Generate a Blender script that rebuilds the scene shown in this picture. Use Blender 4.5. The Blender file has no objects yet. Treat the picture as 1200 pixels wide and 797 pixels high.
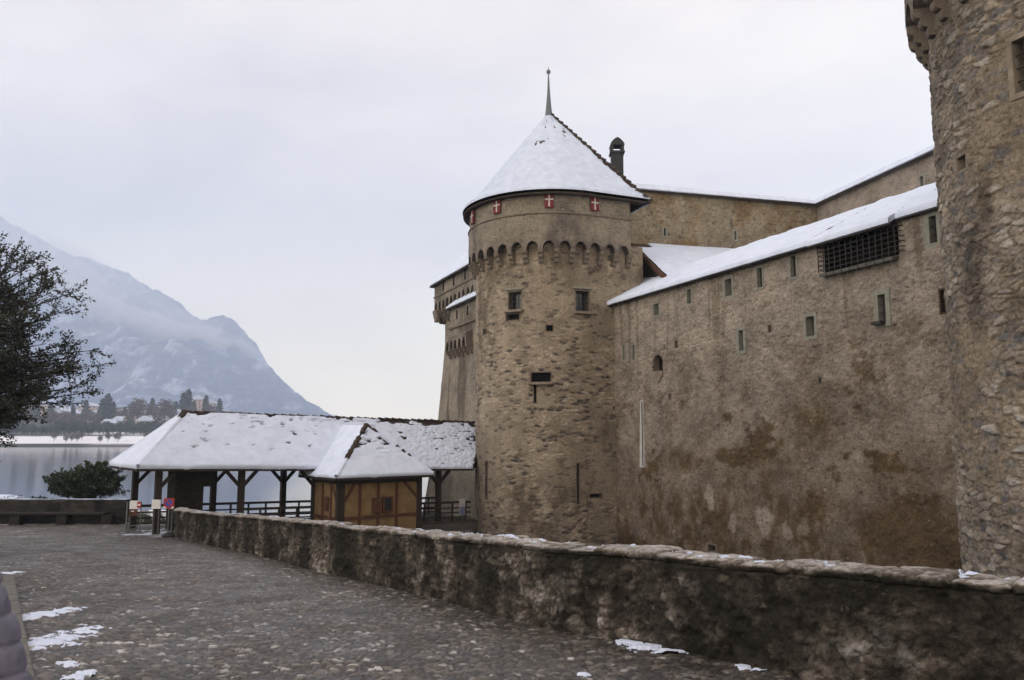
import bpy, math, random
import numpy as np
from mathutils import Vector, Matrix

SC = bpy.context.scene
COL = SC.collection
R_ = math.radians
random.seed(7)

# ------------------------------------------------------------------ camera
F = 930.0                                   # focal length in photo pixels (1200 wide)
PITCH = math.atan((510 - 398.5) / F)
cam_d = bpy.data.cameras.new('camera')
cam_d.sensor_fit = 'HORIZONTAL'
cam_d.sensor_width = 36.0
cam_d.lens = 36.0 * F / 1200.0
cam_d.clip_start = 0.1
cam_d.clip_end = 30000
cam = bpy.data.objects.new('camera', cam_d)
cam.location = (0, 0, 0)
cam.rotation_euler = (math.pi / 2 + PITCH, 0, 0)
COL.objects.link(cam)
SC.camera = cam

# ------------------------------------------------------------------ world
SUN_EL, SUN_AZ = R_(34), R_(-118)           # veiled sun behind the viewer, to the left
W = bpy.data.worlds.new('World')
SC.world = W
W.use_nodes = True
nt = W.node_tree
nt.nodes.clear()
def wn(t, **k):
    n = nt.nodes.new(t)
    for a, b in k.items():
        setattr(n, a, b)
    return n
out = wn('ShaderNodeOutputWorld')
bg = wn('ShaderNodeBackground')
bg.inputs['Strength'].default_value = 0.120
sky = wn('ShaderNodeTexSky', sky_type='NISHITA', sun_disc=False)
sky.sun_elevation = SUN_EL
sky.sun_rotation = SUN_AZ
sky.air_density = 1.0
sky.dust_density = 2.0
tc = wn('ShaderNodeTexCoord')
mp = wn('ShaderNodeMapping')
mp.inputs['Scale'].default_value = (1, 1, 2.6)
noi = wn('ShaderNodeTexNoise')
noi.inputs['Scale'].default_value = 1.9
noi.inputs['Detail'].default_value = 7
noi.inputs['Roughness'].default_value = 0.52
noi.inputs['Distortion'].default_value = 0.4
rmp = wn('ShaderNodeValToRGB')
rmp.color_ramp.elements[0].position = 0.38
rmp.color_ramp.elements[0].color = (9.35, 8.03, 7.35, 1)
rmp.color_ramp.elements[1].position = 0.66
rmp.color_ramp.elements[1].color = (13.6, 11.85, 10.0, 1)
# brighter patch of cloud, away from the sun
vd = wn('ShaderNodeVectorMath', operation='DOT_PRODUCT')
sv = Vector((math.sin(R_(26)) * math.cos(R_(20)), math.cos(R_(26)) * math.cos(R_(20)), math.sin(R_(20))))   # thin bright cloud beyond the castle
vd.inputs[1].default_value = sv
mr = wn('ShaderNodeMapRange')
mr.inputs['From Min'].default_value = 0.80
mr.inputs['From Max'].default_value = 1.0
mr.inputs['To Min'].default_value = 0.0
mr.inputs['To Max'].default_value = 0.9
gl = wn('ShaderNodeMix', data_type='RGBA', blend_type='ADD')
gl.inputs[7].default_value = (3.2, 2.8, 2.0, 1)
mx = wn('ShaderNodeMix', data_type='RGBA')
mx.inputs[0].default_value = 0.92
L = nt.links.new
L(tc.outputs['Generated'], mp.inputs['Vector'])
L(mp.outputs['Vector'], noi.inputs['Vector'])
L(noi.outputs['Fac'], rmp.inputs['Fac'])
L(tc.outputs['Generated'], vd.inputs[0])
L(vd.outputs['Value'], mr.inputs['Value'])
L(mr.outputs['Result'], gl.inputs[0])
L(rmp.outputs['Color'], gl.inputs[6])
L(sky.outputs['Color'], mx.inputs[6])
L(gl.outputs[2], mx.inputs[7])
# paler cloud deck towards the horizon
sep = wn('ShaderNodeSeparateXYZ')
L(tc.outputs['Generated'], sep.inputs[0])
hr_ = wn('ShaderNodeMapRange')
hr_.interpolation_type = 'SMOOTHSTEP'
for k_, v_ in zip(('From Min', 'From Max', 'To Min', 'To Max'), (-0.02, 0.30, 1.0, 0.0)): hr_.inputs[k_].default_value = v_
L(sep.outputs['Z'], hr_.inputs['Value'])
hz_ = wn('ShaderNodeMix', data_type='RGBA', blend_type='ADD')
hz_.inputs[7].default_value = (16.0, 14.4, 9.4, 1)
L(hr_.outputs['Result'], hz_.inputs[0])
L(mx.outputs[2], hz_.inputs[6])
L(hz_.outputs[2], bg.inputs['Color'])
L(bg.outputs['Background'], out.inputs['Surface'])

sd = bpy.data.lights.new('sun', 'SUN')
sd.energy = 0.9
sd.angle = R_(60)
sd.color = (1.0, 0.96, 0.9)
sun = bpy.data.objects.new('sun', sd)
dv = Vector((math.sin(SUN_AZ) * math.cos(SUN_EL), math.cos(SUN_AZ) * math.cos(SUN_EL), math.sin(SUN_EL)))
sun.rotation_euler = dv.to_track_quat('Z', 'Y').to_euler()
sun.location = dv * 60
COL.objects.link(sun)

SC.view_settings.view_transform = 'Standard'
SC.view_settings.look = 'None'
SC.view_settings.gamma = 1.0
SC.view_settings.exposure = 0.0
SC.view_settings.use_curve_mapping = False
SC.render.engine = 'CYCLES'
cy = SC.cycles
cy.max_bounces = 8
cy.diffuse_bounces = 3
cy.glossy_bounces = 2
cy.transmission_bounces = 2
cy.volume_bounces = 4
cy.transparent_max_bounces = 6
cy.use_denoising = True
cy.use_adaptive_sampling = True
cy.adaptive_threshold = 0.02

# ------------------------------------------------------------------ pixel -> world helpers
cp, sp = math.cos(PITCH), math.sin(PITCH)
def ray(u, v):
    x = (u - 600) / F
    y = (398.5 - v) / F
    Yr = cp - y * sp
    return x / Yr, (sp + y * cp) / Yr
def P(u, v, Y):
    a, b = ray(u, v)
    return Vector((a * Y, Y, b * Y))
def Yz(u, v, z):
    """depth at which the sight line of a pixel has height z"""
    return z / ray(u, v)[1]

# ------------------------------------------------------------------ numpy noise
def hsh(ix, iy, seed):
    h = (ix.astype(np.int64) * 374761393 + iy.astype(np.int64) * 668265263 + seed * 144269504) & 0xFFFFFFFF
    h = ((h ^ (h >> 13)) * 1274126177) & 0xFFFFFFFF
    h = ((h ^ (h >> 15)) * 2246822519) & 0xFFFFFFFF
    return ((h ^ (h >> 16)) & 0xFFFFFFFF) / 4294967296.0
def vnoise(x, y, seed=0):
    ix, iy = np.floor(x), np.floor(y)
    fx, fy = x - ix, y - iy
    fx = fx * fx * (3 - 2 * fx)
    fy = fy * fy * (3 - 2 * fy)
    a, b = hsh(ix, iy, seed), hsh(ix + 1, iy, seed)
    c, d = hsh(ix, iy + 1, seed), hsh(ix + 1, iy + 1, seed)
    return (a * (1 - fx) + b * fx) * (1 - fy) + (c * (1 - fx) + d * fx) * fy
def fbm(x, y, seed=0, o=4, g=0.5):
    t, amp, s = 0, 1.0, 0
    for k in range(o):
        t = t + amp * vnoise(x * 2 ** k + 17.3 * k, y * 2 ** k - 9.1 * k, seed + k)
        s += amp
        amp *= g
    return t / s
def vor(x, y, seed=0, jit=0.8, off=False):
    iy = np.floor(y)
    f1 = np.full(x.shape, 9.0)
    f2 = np.full(x.shape, 9.0)
    idn = np.zeros(x.shape)
    ox, oy = np.zeros(x.shape), np.zeros(x.shape)
    for dy in (-1, 0, 1):
        cy_ = iy + dy
        xs = x - 0.5 * np.mod(cy_, 2)
        ix = np.floor(xs)
        for dx in (-1, 0, 1):
            cx = ix + dx
            px = cx + 0.5 + jit * (hsh(cx, cy_, seed) - 0.5)
            py = cy_ + 0.5 + jit * (hsh(cx, cy_, seed + 11) - 0.5)
            d = np.hypot(xs - px, y - py)
            nid = hsh(cx, cy_, seed + 23)
            near = d < f1
            f2 = np.where(near, f1, np.minimum(f2, d))
            idn = np.where(near, nid, idn)
            if off: ox, oy = np.where(near, xs - px, ox), np.where(near, y - py, oy)
            f1 = np.where(near, d, f1)
    return (f1, f2, idn, ox, oy) if off else (f1, f2, idn)
def sst(a, b, x):
    t = np.clip((x - a) / (b - a), 0, 1)
    return t * t * (3 - 2 * t)

# ------------------------------------------------------------------ object helpers
def link(o, parent=None):
    COL.objects.link(o)
    if parent is not None:
        o.parent = parent
    return o
def tag(o, label=None, cat=None, group=None, kind=None):
    if label: o['label'] = label
    if cat: o['category'] = cat
    if group: o['group'] = group
    if kind: o['kind'] = kind
    return o
def empty(name, loc=(0, 0, 0), rz=0.0):
    o = bpy.data.objects.new(name, None)
    o.location = loc
    o.rotation_euler = (0, 0, rz)
    o.empty_display_size = 0.3
    return link(o)
def np_mesh(name, co, quads, mats, attr=None, smooth=True, mi=None):
    me = bpy.data.meshes.new(name)
    co = np.ascontiguousarray(co, np.float32).reshape(-1, 3)
    q = np.ascontiguousarray(quads, np.int32).reshape(-1, 4)
    me.vertices.add(len(co))
    me.vertices.foreach_set('co', co.ravel())
    me.loops.add(q.size)
    me.loops.foreach_set('vertex_index', q.ravel())
    me.polygons.add(len(q))
    me.polygons.foreach_set('loop_start', np.arange(0, q.size, 4, dtype=np.int32))
    if smooth:
        me.polygons.foreach_set('use_smooth', np.ones(len(q), bool))
    if mi is not None:
        me.polygons.foreach_set('material_index', np.ascontiguousarray(mi, np.int32))
    me.update(calc_edges=True)
    if attr is not None:
        a = me.attributes.new('col', 'FLOAT_COLOR', 'POINT')
        a.data.foreach_set('color', np.ascontiguousarray(attr, np.float32).ravel())
    for m in (mats if isinstance(mats, (list, tuple)) else [mats]):
        me.materials.append(m)
    return me
def np_obj(name, co, quads, mats, parent=None, **k):
    return link(bpy.data.objects.new(name, np_mesh(name, co, quads, mats, **k)), parent)
def grid_quads(nt_, ns, mask=None, base=0):
    i = np.arange(nt_ - 1)[:, None] * ns + np.arange(ns - 1)[None, :]
    q = np.stack([i, i + 1, i + 1 + ns, i + ns], -1)
    if mask is not None:
        q = q[mask]
    return q.reshape(-1, 4) + base
class Grids:
    """collects several grids into one mesh"""
    def __init__(s): s.c, s.q, s.a, s.n = [], [], [], 0
    def add(s, X, Y, Z, mask=None, attr=None):
        nt_, ns = X.shape
        s.c.append(np.stack([X, Y, Z], -1).reshape(-1, 3))
        s.q.append(grid_quads(nt_, ns, mask, s.n))
        s.a.append(np.ones((nt_ * ns, 4)) if attr is None else np.stack(list(attr) + [np.ones_like(X)], -1).reshape(-1, 4))
        s.n += nt_ * ns
    def build(s, name, m, parent=None, smooth=True):
        return np_obj(name, np.concatenate(s.c), np.concatenate(s.q), m, parent, attr=np.concatenate(s.a), smooth=smooth)
class MB:
    """boxes, beams, tubes and prisms into one mesh"""
    def __init__(s): s.v, s.f, s.m = [], [], []
    def ob(s, c, ex, ey, ez, m=0):
        c, ex, ey, ez = Vector(c), Vector(ex), Vector(ey), Vector(ez)
        b = len(s.v)
        for k in range(8):
            s.v.append(c + ex * (1 if k & 1 else -1) + ey * (1 if k & 2 else -1) + ez * (1 if k & 4 else -1))
        s.f += [tuple(b + i for i in q) for q in ((0, 2, 3, 1), (4, 5, 7, 6), (0, 1, 5, 4), (2, 6, 7, 3), (0, 4, 6, 2), (1, 3, 7, 5))]
        s.m += [m] * 6
        return s
    def box(s, x0, x1, y0, y1, z0, z1, m=0):
        return s.ob(((x0 + x1) / 2, (y0 + y1) / 2, (z0 + z1) / 2), ((x1 - x0) / 2, 0, 0), (0, (y1 - y0) / 2, 0), (0, 0, (z1 - z0) / 2), m)
    def beam(s, a, b, w, h, m=0, up=(0, 0, 1)):
        a, b = Vector(a), Vector(b)
        d = b - a
        u = Vector(up)
        if abs(d.normalized().dot(u)) > 0.98: u = Vector((0.8, 0.6, 0))
        sx = d.cross(u).normalized()
        uz = sx.cross(d).normalized()
        return s.ob((a + b) / 2, d / 2, sx * (w / 2), uz * (h / 2), m)
    def tube(s, pts, rad, n=8, m=0, caps=True):
        pts = [Vector(p) for p in pts]
        rad = rad if isinstance(rad, (list, tuple)) else [rad] * len(pts)
        b = len(s.v)
        for i, p in enumerate(pts):
            d = (pts[min(i + 1, len(pts) - 1)] - pts[max(i - 1, 0)]).normalized()
            u = Vector((0, 0, 1)) if abs(d.z) < 0.95 else Vector((1, 0, 0))
            x = d.cross(u).normalized()
            y = x.cross(d)
            for k in range(n):
                t = 2 * math.pi * k / n
                s.v.append(p + (x * math.cos(t) + y * math.sin(t)) * rad[i])
        for i in range(len(pts) - 1):
            for k in range(n):
                k2 = (k + 1) % n
                s.f.append((b + i * n + k, b + i * n + k2, b + (i + 1) * n + k2, b + (i + 1) * n + k))
                s.m.append(m)
        if caps:
            s.f.append(tuple(b + k for k in range(n)))
            s.f.append(tuple(b + (len(pts) - 1) * n + k for k in reversed(range(n))))
            s.m += [m, m]
        return s
    def prism(s, poly, org, ex, ey, ez, m=0):
        """polygon (x, y) in the ex/ey plane, extruded along ez (a vector with its length)"""
        b, n = len(s.v), len(poly)
        org, ex, ey, ez = Vector(org), Vector(ex), Vector(ey), Vector(ez)
        for e in (Vector((0, 0, 0)), ez):
            for x, y in poly:
                s.v.append(org + ex * x + ey * y + e)
        s.f.append(tuple(b + k for k in range(n)))
        s.f.append(tuple(b + n + k for k in reversed(range(n))))
        for k in range(n):
            k2 = (k + 1) % n
            s.f.append((b + k, b + k2, b + n + k2, b + n + k))
        s.m += [m] * (n + 2)
        return s
    def face(s, pts, m=0):
        b = len(s.v)
        s.v += [Vector(p) for p in pts]
        s.f.append(tuple(range(b, b + len(pts))))
        s.m.append(m)
        return s
    def lathe(s, prof, c=(0, 0, 0), n=16, m=0):
        b = len(s.v)
        for r, z in prof:
            for k in range(n):
                t = 2 * math.pi * k / n
                s.v.append(Vector((c[0] + r * math.cos(t), c[1] + r * math.sin(t), c[2] + z)))
        for i in range(len(prof) - 1):
            for k in range(n):
                k2 = (k + 1) % n
                s.f.append((b + i * n + k, b + i * n + k2, b + (i + 1) * n + k2, b + (i + 1) * n + k))
                s.m.append(m)
        return s
    def build(s, name, mats, parent=None, smooth=False, bevel=0.0):
        me = bpy.data.meshes.new(name)
        me.from_pydata([tuple(v) for v in s.v], [], s.f)
        for m in (mats if isinstance(mats, (list, tuple)) else [mats]):
            me.materials.append(m)
        me.polygons.foreach_set('material_index', s.m)
        if smooth:
            me.polygons.foreach_set('use_smooth', [True] * len(me.polygons))
        me.update()
        o = link(bpy.data.objects.new(name, me), parent)
        if bevel:
            b = o.modifiers.new('bevel', 'BEVEL')
            b.width = bevel
            b.segments = 2
        return o
def kids(o): return [c for c in COL.objects if c.parent == o]
def copy_tree(o, parent=None):
    c = o.copy()
    link(c)
    if parent is not None: c.parent = parent
    for ch in list(o.children):
        copy_tree(ch, c)
    return c

# ------------------------------------------------------------------ materials
class NT:
    def __init__(s, name):
        s.m = bpy.data.materials.new(name)
        s.m.use_nodes = True
        s.t = s.m.node_tree
        s.t.nodes.clear()
        s.o = s.n('ShaderNodeOutputMaterial')
        s.b = s.n('ShaderNodeBsdfPrincipled')
        s.l(s.b.outputs[0], s.o.inputs['Surface'])
        s.tc = s.n('ShaderNodeTexCoord')
    def n(s, t, **k):
        n = s.t.nodes.new(t)
        for a, b in k.items(): setattr(n, a, b)
        return n
    def l(s, a, b): s.t.links.new(a, b)
    def noise(s, scale, detail=4, rough=0.55, stretch=None, dist=0.0, vec=None):
        n = s.n('ShaderNodeTexNoise')
        n.inputs['Scale'].default_value = scale
        n.inputs['Detail'].default_value = detail
        n.inputs['Roughness'].default_value = rough
        n.inputs['Distortion'].default_value = dist
        src = vec or s.tc.outputs['Object']
        if stretch:
            mp_ = s.n('ShaderNodeMapping')
            mp_.inputs['Scale'].default_value = stretch
            s.l(src, mp_.inputs['Vector'])
            src = mp_.outputs['Vector']
        s.l(src, n.inputs['Vector'])
        return n.outputs['Fac']
    def ramp(s, fac, stops):
        r = s.n('ShaderNodeValToRGB')
        e = r.color_ramp.elements
        while len(e) < len(stops): e.new(0.5)
        for i, (p, c) in enumerate(stops):
            e[i].position = p
            e[i].color = (*c, 1) if len(c) == 3 else c
        s.l(fac, r.inputs['Fac'])
        return r.outputs['Color']
    def mix(s, fac, a, b, mode='MIX'):
        n = s.n('ShaderNodeMix', data_type='RGBA', blend_type=mode)
        n.clamp_factor = True
        for sock, val in ((n.inputs[0], fac), (n.inputs[6], a), (n.inputs[7], b)):
            if isinstance(val, (int, float)): sock.default_value = val
            elif isinstance(val, tuple): sock.default_value = (*val, 1)
            else: s.l(val, sock)
        return n.outputs[2]
    def math(s, op, a, b=0.0):
        n = s.n('ShaderNodeMath', operation=op)
        for sock, val in ((n.inputs[0], a), (n.inputs[1], b)):
            if isinstance(val, (int, float)): sock.default_value = val
            else: s.l(val, sock)
        return n.outputs[0]
    def rng(s, v, a, b, c=0.0, d=1.0):
        n = s.n('ShaderNodeMapRange')
        for k, x in zip(('From Min', 'From Max', 'To Min', 'To Max'), (a, b, c, d)): n.inputs[k].default_value = x
        s.l(v, n.inputs['Value'])
        return n.outputs['Result']
    def attr(s, name='col'):
        a = s.n('ShaderNodeAttribute', attribute_name=name)
        sp_ = s.n('ShaderNodeSeparateColor')
        s.l(a.outputs['Color'], sp_.inputs[0])
        return sp_.outputs[0], sp_.outputs[1], sp_.outputs[2]
    def bump(s, h, strength=0.4, dist=0.02):
        b = s.n('ShaderNodeBump')
        b.inputs['Strength'].default_value = strength
        b.inputs['Distance'].default_value = dist
        s.l(h, b.inputs['Height'])
        s.l(b.outputs[0], s.b.inputs['Normal'])
    def col(s, c):
        if isinstance(c, tuple): s.b.inputs['Base Color'].default_value = (*c, 1)
        else: s.l(c, s.b.inputs['Base Color'])
    def fin(s, rough=0.8, spec=0.3, metal=0.0):
        if isinstance(rough, (int, float)): s.b.inputs['Roughness'].default_value = rough
        else: s.l(rough, s.b.inputs['Roughness'])
        s.b.inputs['Specular IOR Level'].default_value = spec
        s.b.inputs['Metallic'].default_value = metal
        return s.m
def simple(name, c1, c2, scale=6, rough=0.8, spec=0.3, bump=0.3, bd=0.01, stretch=None, metal=0.0, detail=4):
    t = NT(name)
    n = t.noise(scale, detail, 0.6, stretch)
    t.col(t.ramp(n, [(0.3, c1), (0.7, c2)]))
    t.bump(t.noise(scale * 3, 3, 0.6, stretch), bump, bd)
    return t.fin(rough, spec, metal)
def stone(name, stones, mortar, stain_or_shade, lights=None, fine=22, bump=0.5, bd=0.02, var=(0.72, 1.25)):
    """stones picked per stone (attribute R), joints (G), stains and painted shade (B)"""
    t = NT(name)
    r, g, b = t.attr()
    c = t.ramp(r, stones)
    sp_ = t.noise(9, 5, 0.65)
    c = t.mix(t.math('MULTIPLY', g, 1.0), c, t.mix(sp_, mortar, tuple(x * 0.7 for x in mortar)))
    c = t.mix(b, c, t.mix(t.noise(3.1, 5, 0.7), stain_or_shade, tuple(x * 0.55 for x in stain_or_shade)))
    v = t.rng(t.noise(0.9, 6, 0.62), 0.3, 0.72, *var)
    c = t.mix(1.0, c, t.n_rgb(v), 'MULTIPLY')
    v2 = t.rng(t.noise(fine, 5, 0.75), 0.3, 0.72, 0.55, 1.42)
    pit = t.rng(t.noise(fine * 0.42, 3, 0.6, (1, 1, 2.2)), 0.33, 0.42, 0.48, 1.0)
    c = t.mix(1.0, c, t.n_rgb(pit), 'MULTIPLY')
    c = t.mix(1.0, c, t.n_rgb(v2), 'MULTIPLY')
    if lights:
        m = t.rng(t.noise(5.5, 6, 0.7), 0.63, 0.70)
        c = t.mix(t.math('MULTIPLY', m, 0.55), c, lights)
    t.col(c)
    t.bump(t.noise(fine * 0.8, 6, 0.7), bump, bd)
    return t.fin(0.92, 0.18)
def n_rgb(s, v):
    c = s.n('ShaderNodeCombineColor')
    for k in range(3): s.l(v, c.inputs[k])
    return c.outputs[0]
NT.n_rgb = n_rgb

M = {}
M['tower_stone'] = stone('tower rubble stone', [(0.0, (0.055, 0.050, 0.048)), (0.20, (0.105, 0.088, 0.076)), (0.28, (0.25, 0.202, 0.152)), (0.7, (0.295, 0.242, 0.186)), (1.0, (0.38, 0.325, 0.265))],
                         (0.30, 0.246, 0.188), (0.125, 0.094, 0.068), (0.45, 0.40, 0.33), fine=20, bump=0.7, bd=0.03, var=(0.66, 1.28))
M['near_stone'] = stone('near tower rubble stone', [(0.0, (0.10, 0.10, 0.108)), (0.2, (0.19, 0.175, 0.165)), (0.4, (0.225, 0.194, 0.165)), (0.8, (0.29, 0.250, 0.208)), (1.0, (0.38, 0.355, 0.33))],
                        (0.262, 0.210, 0.158), (0.11, 0.085, 0.062), (0.46, 0.43, 0.39), fine=11, bump=1.0, bd=0.06, var=(0.6, 1.35))
M['curtain_stone'] = stone('curtain wall roughcast', [(0.0, (0.19, 0.155, 0.125)), (0.3, (0.285, 0.240, 0.203)), (1.0, (0.36, 0.308, 0.265))],
                           (0.322, 0.275, 0.233), (0.098, 0.062, 0.030), (0.44, 0.37, 0.30), fine=15, bump=0.9, bd=0.04, var=(0.66, 1.30))
M['drum_stone'] = stone('drum render', [(0.0, (0.175, 0.15, 0.12)), (0.5, (0.225, 0.196, 0.160)), (1.0, (0.27, 0.238, 0.198))],
                        (0.225, 0.196, 0.160), (0.10, 0.083, 0.082), (0.38, 0.335, 0.28), fine=14, bump=0.6, bd=0.03)
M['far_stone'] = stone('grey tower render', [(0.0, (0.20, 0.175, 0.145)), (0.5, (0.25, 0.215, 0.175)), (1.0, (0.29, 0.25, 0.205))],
                       (0.25, 0.215, 0.175), (0.075, 0.062, 0.050), None, fine=9, bump=0.4)  # dark tone: stains, and shade painted low behind the bridge
M['ochre_wall'] = stone('ochre stained render', [(0.0, (0.20, 0.165, 0.115)), (0.5, (0.245, 0.205, 0.15)), (1.0, (0.29, 0.25, 0.195))],
                        (0.25, 0.21, 0.155), (0.21, 0.132, 0.058), (0.35, 0.315, 0.26), fine=6, bump=0.3)
M['parapet_stone'] = stone('mossy parapet stone', [(0.0, (0.045, 0.037, 0.030)), (0.45, (0.125, 0.106, 0.088)), (0.72, (0.185, 0.160, 0.138)), (1.0, (0.36, 0.34, 0.325))],
                           (0.040, 0.034, 0.028), (0.024, 0.021, 0.017), (0.26, 0.235, 0.205), fine=30, bump=1.0, bd=0.03, var=(0.6, 1.35))
M['parapet_dark'] = stone('dark wall stone', [(0.0, (0.03, 0.027, 0.026)), (1.0, (0.07, 0.06, 0.055))], (0.045, 0.04, 0.037), (0.02, 0.02, 0.02), None)
M['sandstone'] = simple('grey green sandstone', (0.165, 0.168, 0.145), (0.25, 0.245, 0.21), 5, 0.9, 0.2, 0.6, 0.02)
M['sandstone_warm'] = simple('brown sandstone', (0.13, 0.105, 0.085), (0.24, 0.20, 0.16), 4, 0.9, 0.2, 0.5, 0.02)
M['corbel'] = simple('weathered corbel stone', (0.085, 0.07, 0.058), (0.19, 0.155, 0.125), 3, 0.9, 0.2, 0.6, 0.03)
M['dark'] = simple('dark interior', (0.008, 0.008, 0.009), (0.014, 0.013, 0.012), 3, 0.9, 0.1)
M['glass'] = simple('dark window glass', (0.012, 0.014, 0.016), (0.03, 0.034, 0.04), 3, 0.15, 0.5, 0.05)
M['wood'] = simple('dark weathered timber', (0.018, 0.014, 0.012), (0.046, 0.036, 0.030), 3, 0.85, 0.2, 0.5, 0.01, (1, 1, 9))
M['wood_mid'] = simple('brown timber', (0.045, 0.030, 0.022), (0.085, 0.058, 0.042), 4, 0.85, 0.2, 0.5, 0.01, (1, 1, 7))
M['wood_grey'] = simple('grey weathered beam', (0.075, 0.072, 0.068), (0.13, 0.122, 0.115), 4, 0.85, 0.2, 0.5, 0.01, (1, 1, 7))
M['wood_red'] = simple('red brown timber', (0.060, 0.026, 0.016), (0.11, 0.05, 0.03), 4, 0.8, 0.25, 0.4, 0.01)
M['ochre'] = simple('ochre plaster infill', (0.155, 0.100, 0.046), (0.245, 0.165, 0.082), 2.5, 0.9, 0.15, 0.3)
M['iron'] = simple('rusted iron', (0.012, 0.011, 0.011), (0.035, 0.028, 0.024), 8, 0.7, 0.4)
M['metal'] = simple('grey galvanised metal', (0.10, 0.10, 0.11), (0.17, 0.17, 0.18), 8, 0.5, 0.5, 0.1, 0.002, None, 0.6)
M['spire'] = simple('blue grey lead', (0.07, 0.085, 0.105), (0.12, 0.14, 0.165), 6, 0.6, 0.4, 0.1)
M['red'] = simple('red painted wood', (0.10, 0.012, 0.018), (0.15, 0.019, 0.026), 7, 0.7, 0.3, 0.2)
M['sign_red'] = simple('red sign enamel', (0.34, 0.025, 0.028), (0.40, 0.038, 0.036), 7, 0.5, 0.4, 0.02)
M['sign_blue'] = simple('blue sign enamel', (0.03, 0.06, 0.33), (0.04, 0.075, 0.38), 7, 0.5, 0.4, 0.02)
M['white'] = simple('white paint', (0.68, 0.68, 0.70), (0.78, 0.78, 0.80), 7, 0.7, 0.3, 0.1)
M['gauge'] = simple('chalky white strip', (0.36, 0.34, 0.33), (0.50, 0.48, 0.47), 3, 0.9, 0.2, 0.2)
M['tile'] = simple('dark clay roof tile', (0.024, 0.018, 0.016), (0.058, 0.040, 0.032), 5, 0.85, 0.25, 0.4, 0.01)
M['rubber'] = simple('black rubber', (0.015, 0.015, 0.016), (0.03, 0.03, 0.03), 9, 0.8, 0.3)
M['bark'] = simple('dark bark', (0.02, 0.016, 0.013), (0.05, 0.04, 0.032), 6, 0.95, 0.1, 0.8, 0.02, (1, 1, 0.3))
def snow_mat(name='snow', dirt=0.0):
    t = NT(name)
    n = t.noise(2.2, 5, 0.6)
    c = t.ramp(n, [(0.3, (0.51 - dirt, 0.57 - dirt, 0.71 - dirt)), (0.7, (0.62 - dirt, 0.68 - dirt, 0.83 - dirt))])
    t.col(c)
    t.bump(t.noise(14, 6, 0.7), 0.35, 0.03)
    return t.fin(0.75, 0.25)
M['snow'] = snow_mat()
M['snow_thin'] = snow_mat('thin frosted snow', 0.09)
def leaf_mat(name, a, b):
    t = NT(name)
    r, g, bl = t.attr()
    t.col(t.ramp(r, [(0.0, a), (0.75, b), (1.0, tuple(min(1, x * 1.8) for x in b))]))
    return t.fin(0.6, 0.35)
M['leaf_dark'] = leaf_mat('dark evergreen leaves', (0.010, 0.014, 0.011), (0.032, 0.040, 0.030))
M['leaf_bush'] = leaf_mat('bush leaves', (0.012, 0.020, 0.012), (0.042, 0.058, 0.030))
M['leaf_conifer'] = leaf_mat('conifer needles', (0.012, 0.020, 0.016), (0.035, 0.048, 0.038))
M['leaf_bare'] = leaf_mat('bare winter twigs', (0.035, 0.026, 0.022), (0.085, 0.062, 0.052))

# ------------------------------------------------------------------ ground
def gz(x, y):
    y = np.asarray(y, float)
    k = 0.8
    ys = -np.log(np.exp(-k * (y - 30.0)) + 1.0) / k + 30.0      # soft minimum of y and 30
    ys = np.where(y < 10, y, ys)
    return -1.57 - 0.071 * ys + 0 * np.asarray(x, float)
def gzf(x, y): return float(gz(np.array([x]), np.array([y]))[0])

# parapet path: base of its road side
pp = [(-12.55, 30.2), (-11.9, 28.6), (-10.7, 26.8), (-8.6, 23.7), (-6.5, 20.6), (-4.9, 18.0), (-3.57, 15.9), (-1.7, 13.15), (-0.48, 11.1), (0.42, 9.67), (1.25, 8.74), (1.74, 8.07), (2.47, 6.95), (3.66, 5.67), (5.3, 4.1), (7.4, 2.3), (10.0, 0.4), (14.0, -2.0), (19.0, -4.0)]
def catmull(pts, n=24):
    pts = [np.array(p, float) for p in pts]
    pts = [2 * pts[0] - pts[1]] + pts + [2 * pts[-1] - pts[-2]]
    o = []
    for i in range(1, len(pts) - 2):
        p0, p1, p2, p3 = pts[i - 1:i + 3]
        for k in range(n):
            t = k / n
            o.append(0.5 * (2 * p1 + (p2 - p0) * t + (2 * p0 - 5 * p1 + 4 * p2 - p3) * t * t + (3 * p1 - p0 - 3 * p2 + p3) * t ** 3))
    o.append(pts[-2])
    return np.array(o)
PATH = catmull(pp)
for _ in range(60):
    PATH[1:-1] = PATH[1:-1] * 0.5 + 0.25 * (PATH[2:] + PATH[:-2])
_pl = np.concatenate([[0], np.cumsum(np.hypot(*np.diff(PATH, axis=0).T))])
def path_at(s):
    x, y = np.interp(s, _pl, PATH[:, 0]), np.interp(s, _pl, PATH[:, 1])
    e = 0.15
    tx = np.interp(s + e, _pl, PATH[:, 0]) - np.interp(s - e, _pl, PATH[:, 0])
    ty = np.interp(s + e, _pl, PATH[:, 1]) - np.interp(s - e, _pl, PATH[:, 1])
    l_ = np.hypot(tx, ty) + 1e-9
    return x, y, tx / l_, ty / l_
def path_x(y):   # x of the parapet at depth y
    o = np.argsort(PATH[:, 1])
    return np.interp(y, PATH[o, 1], PATH[o, 0])

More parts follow.
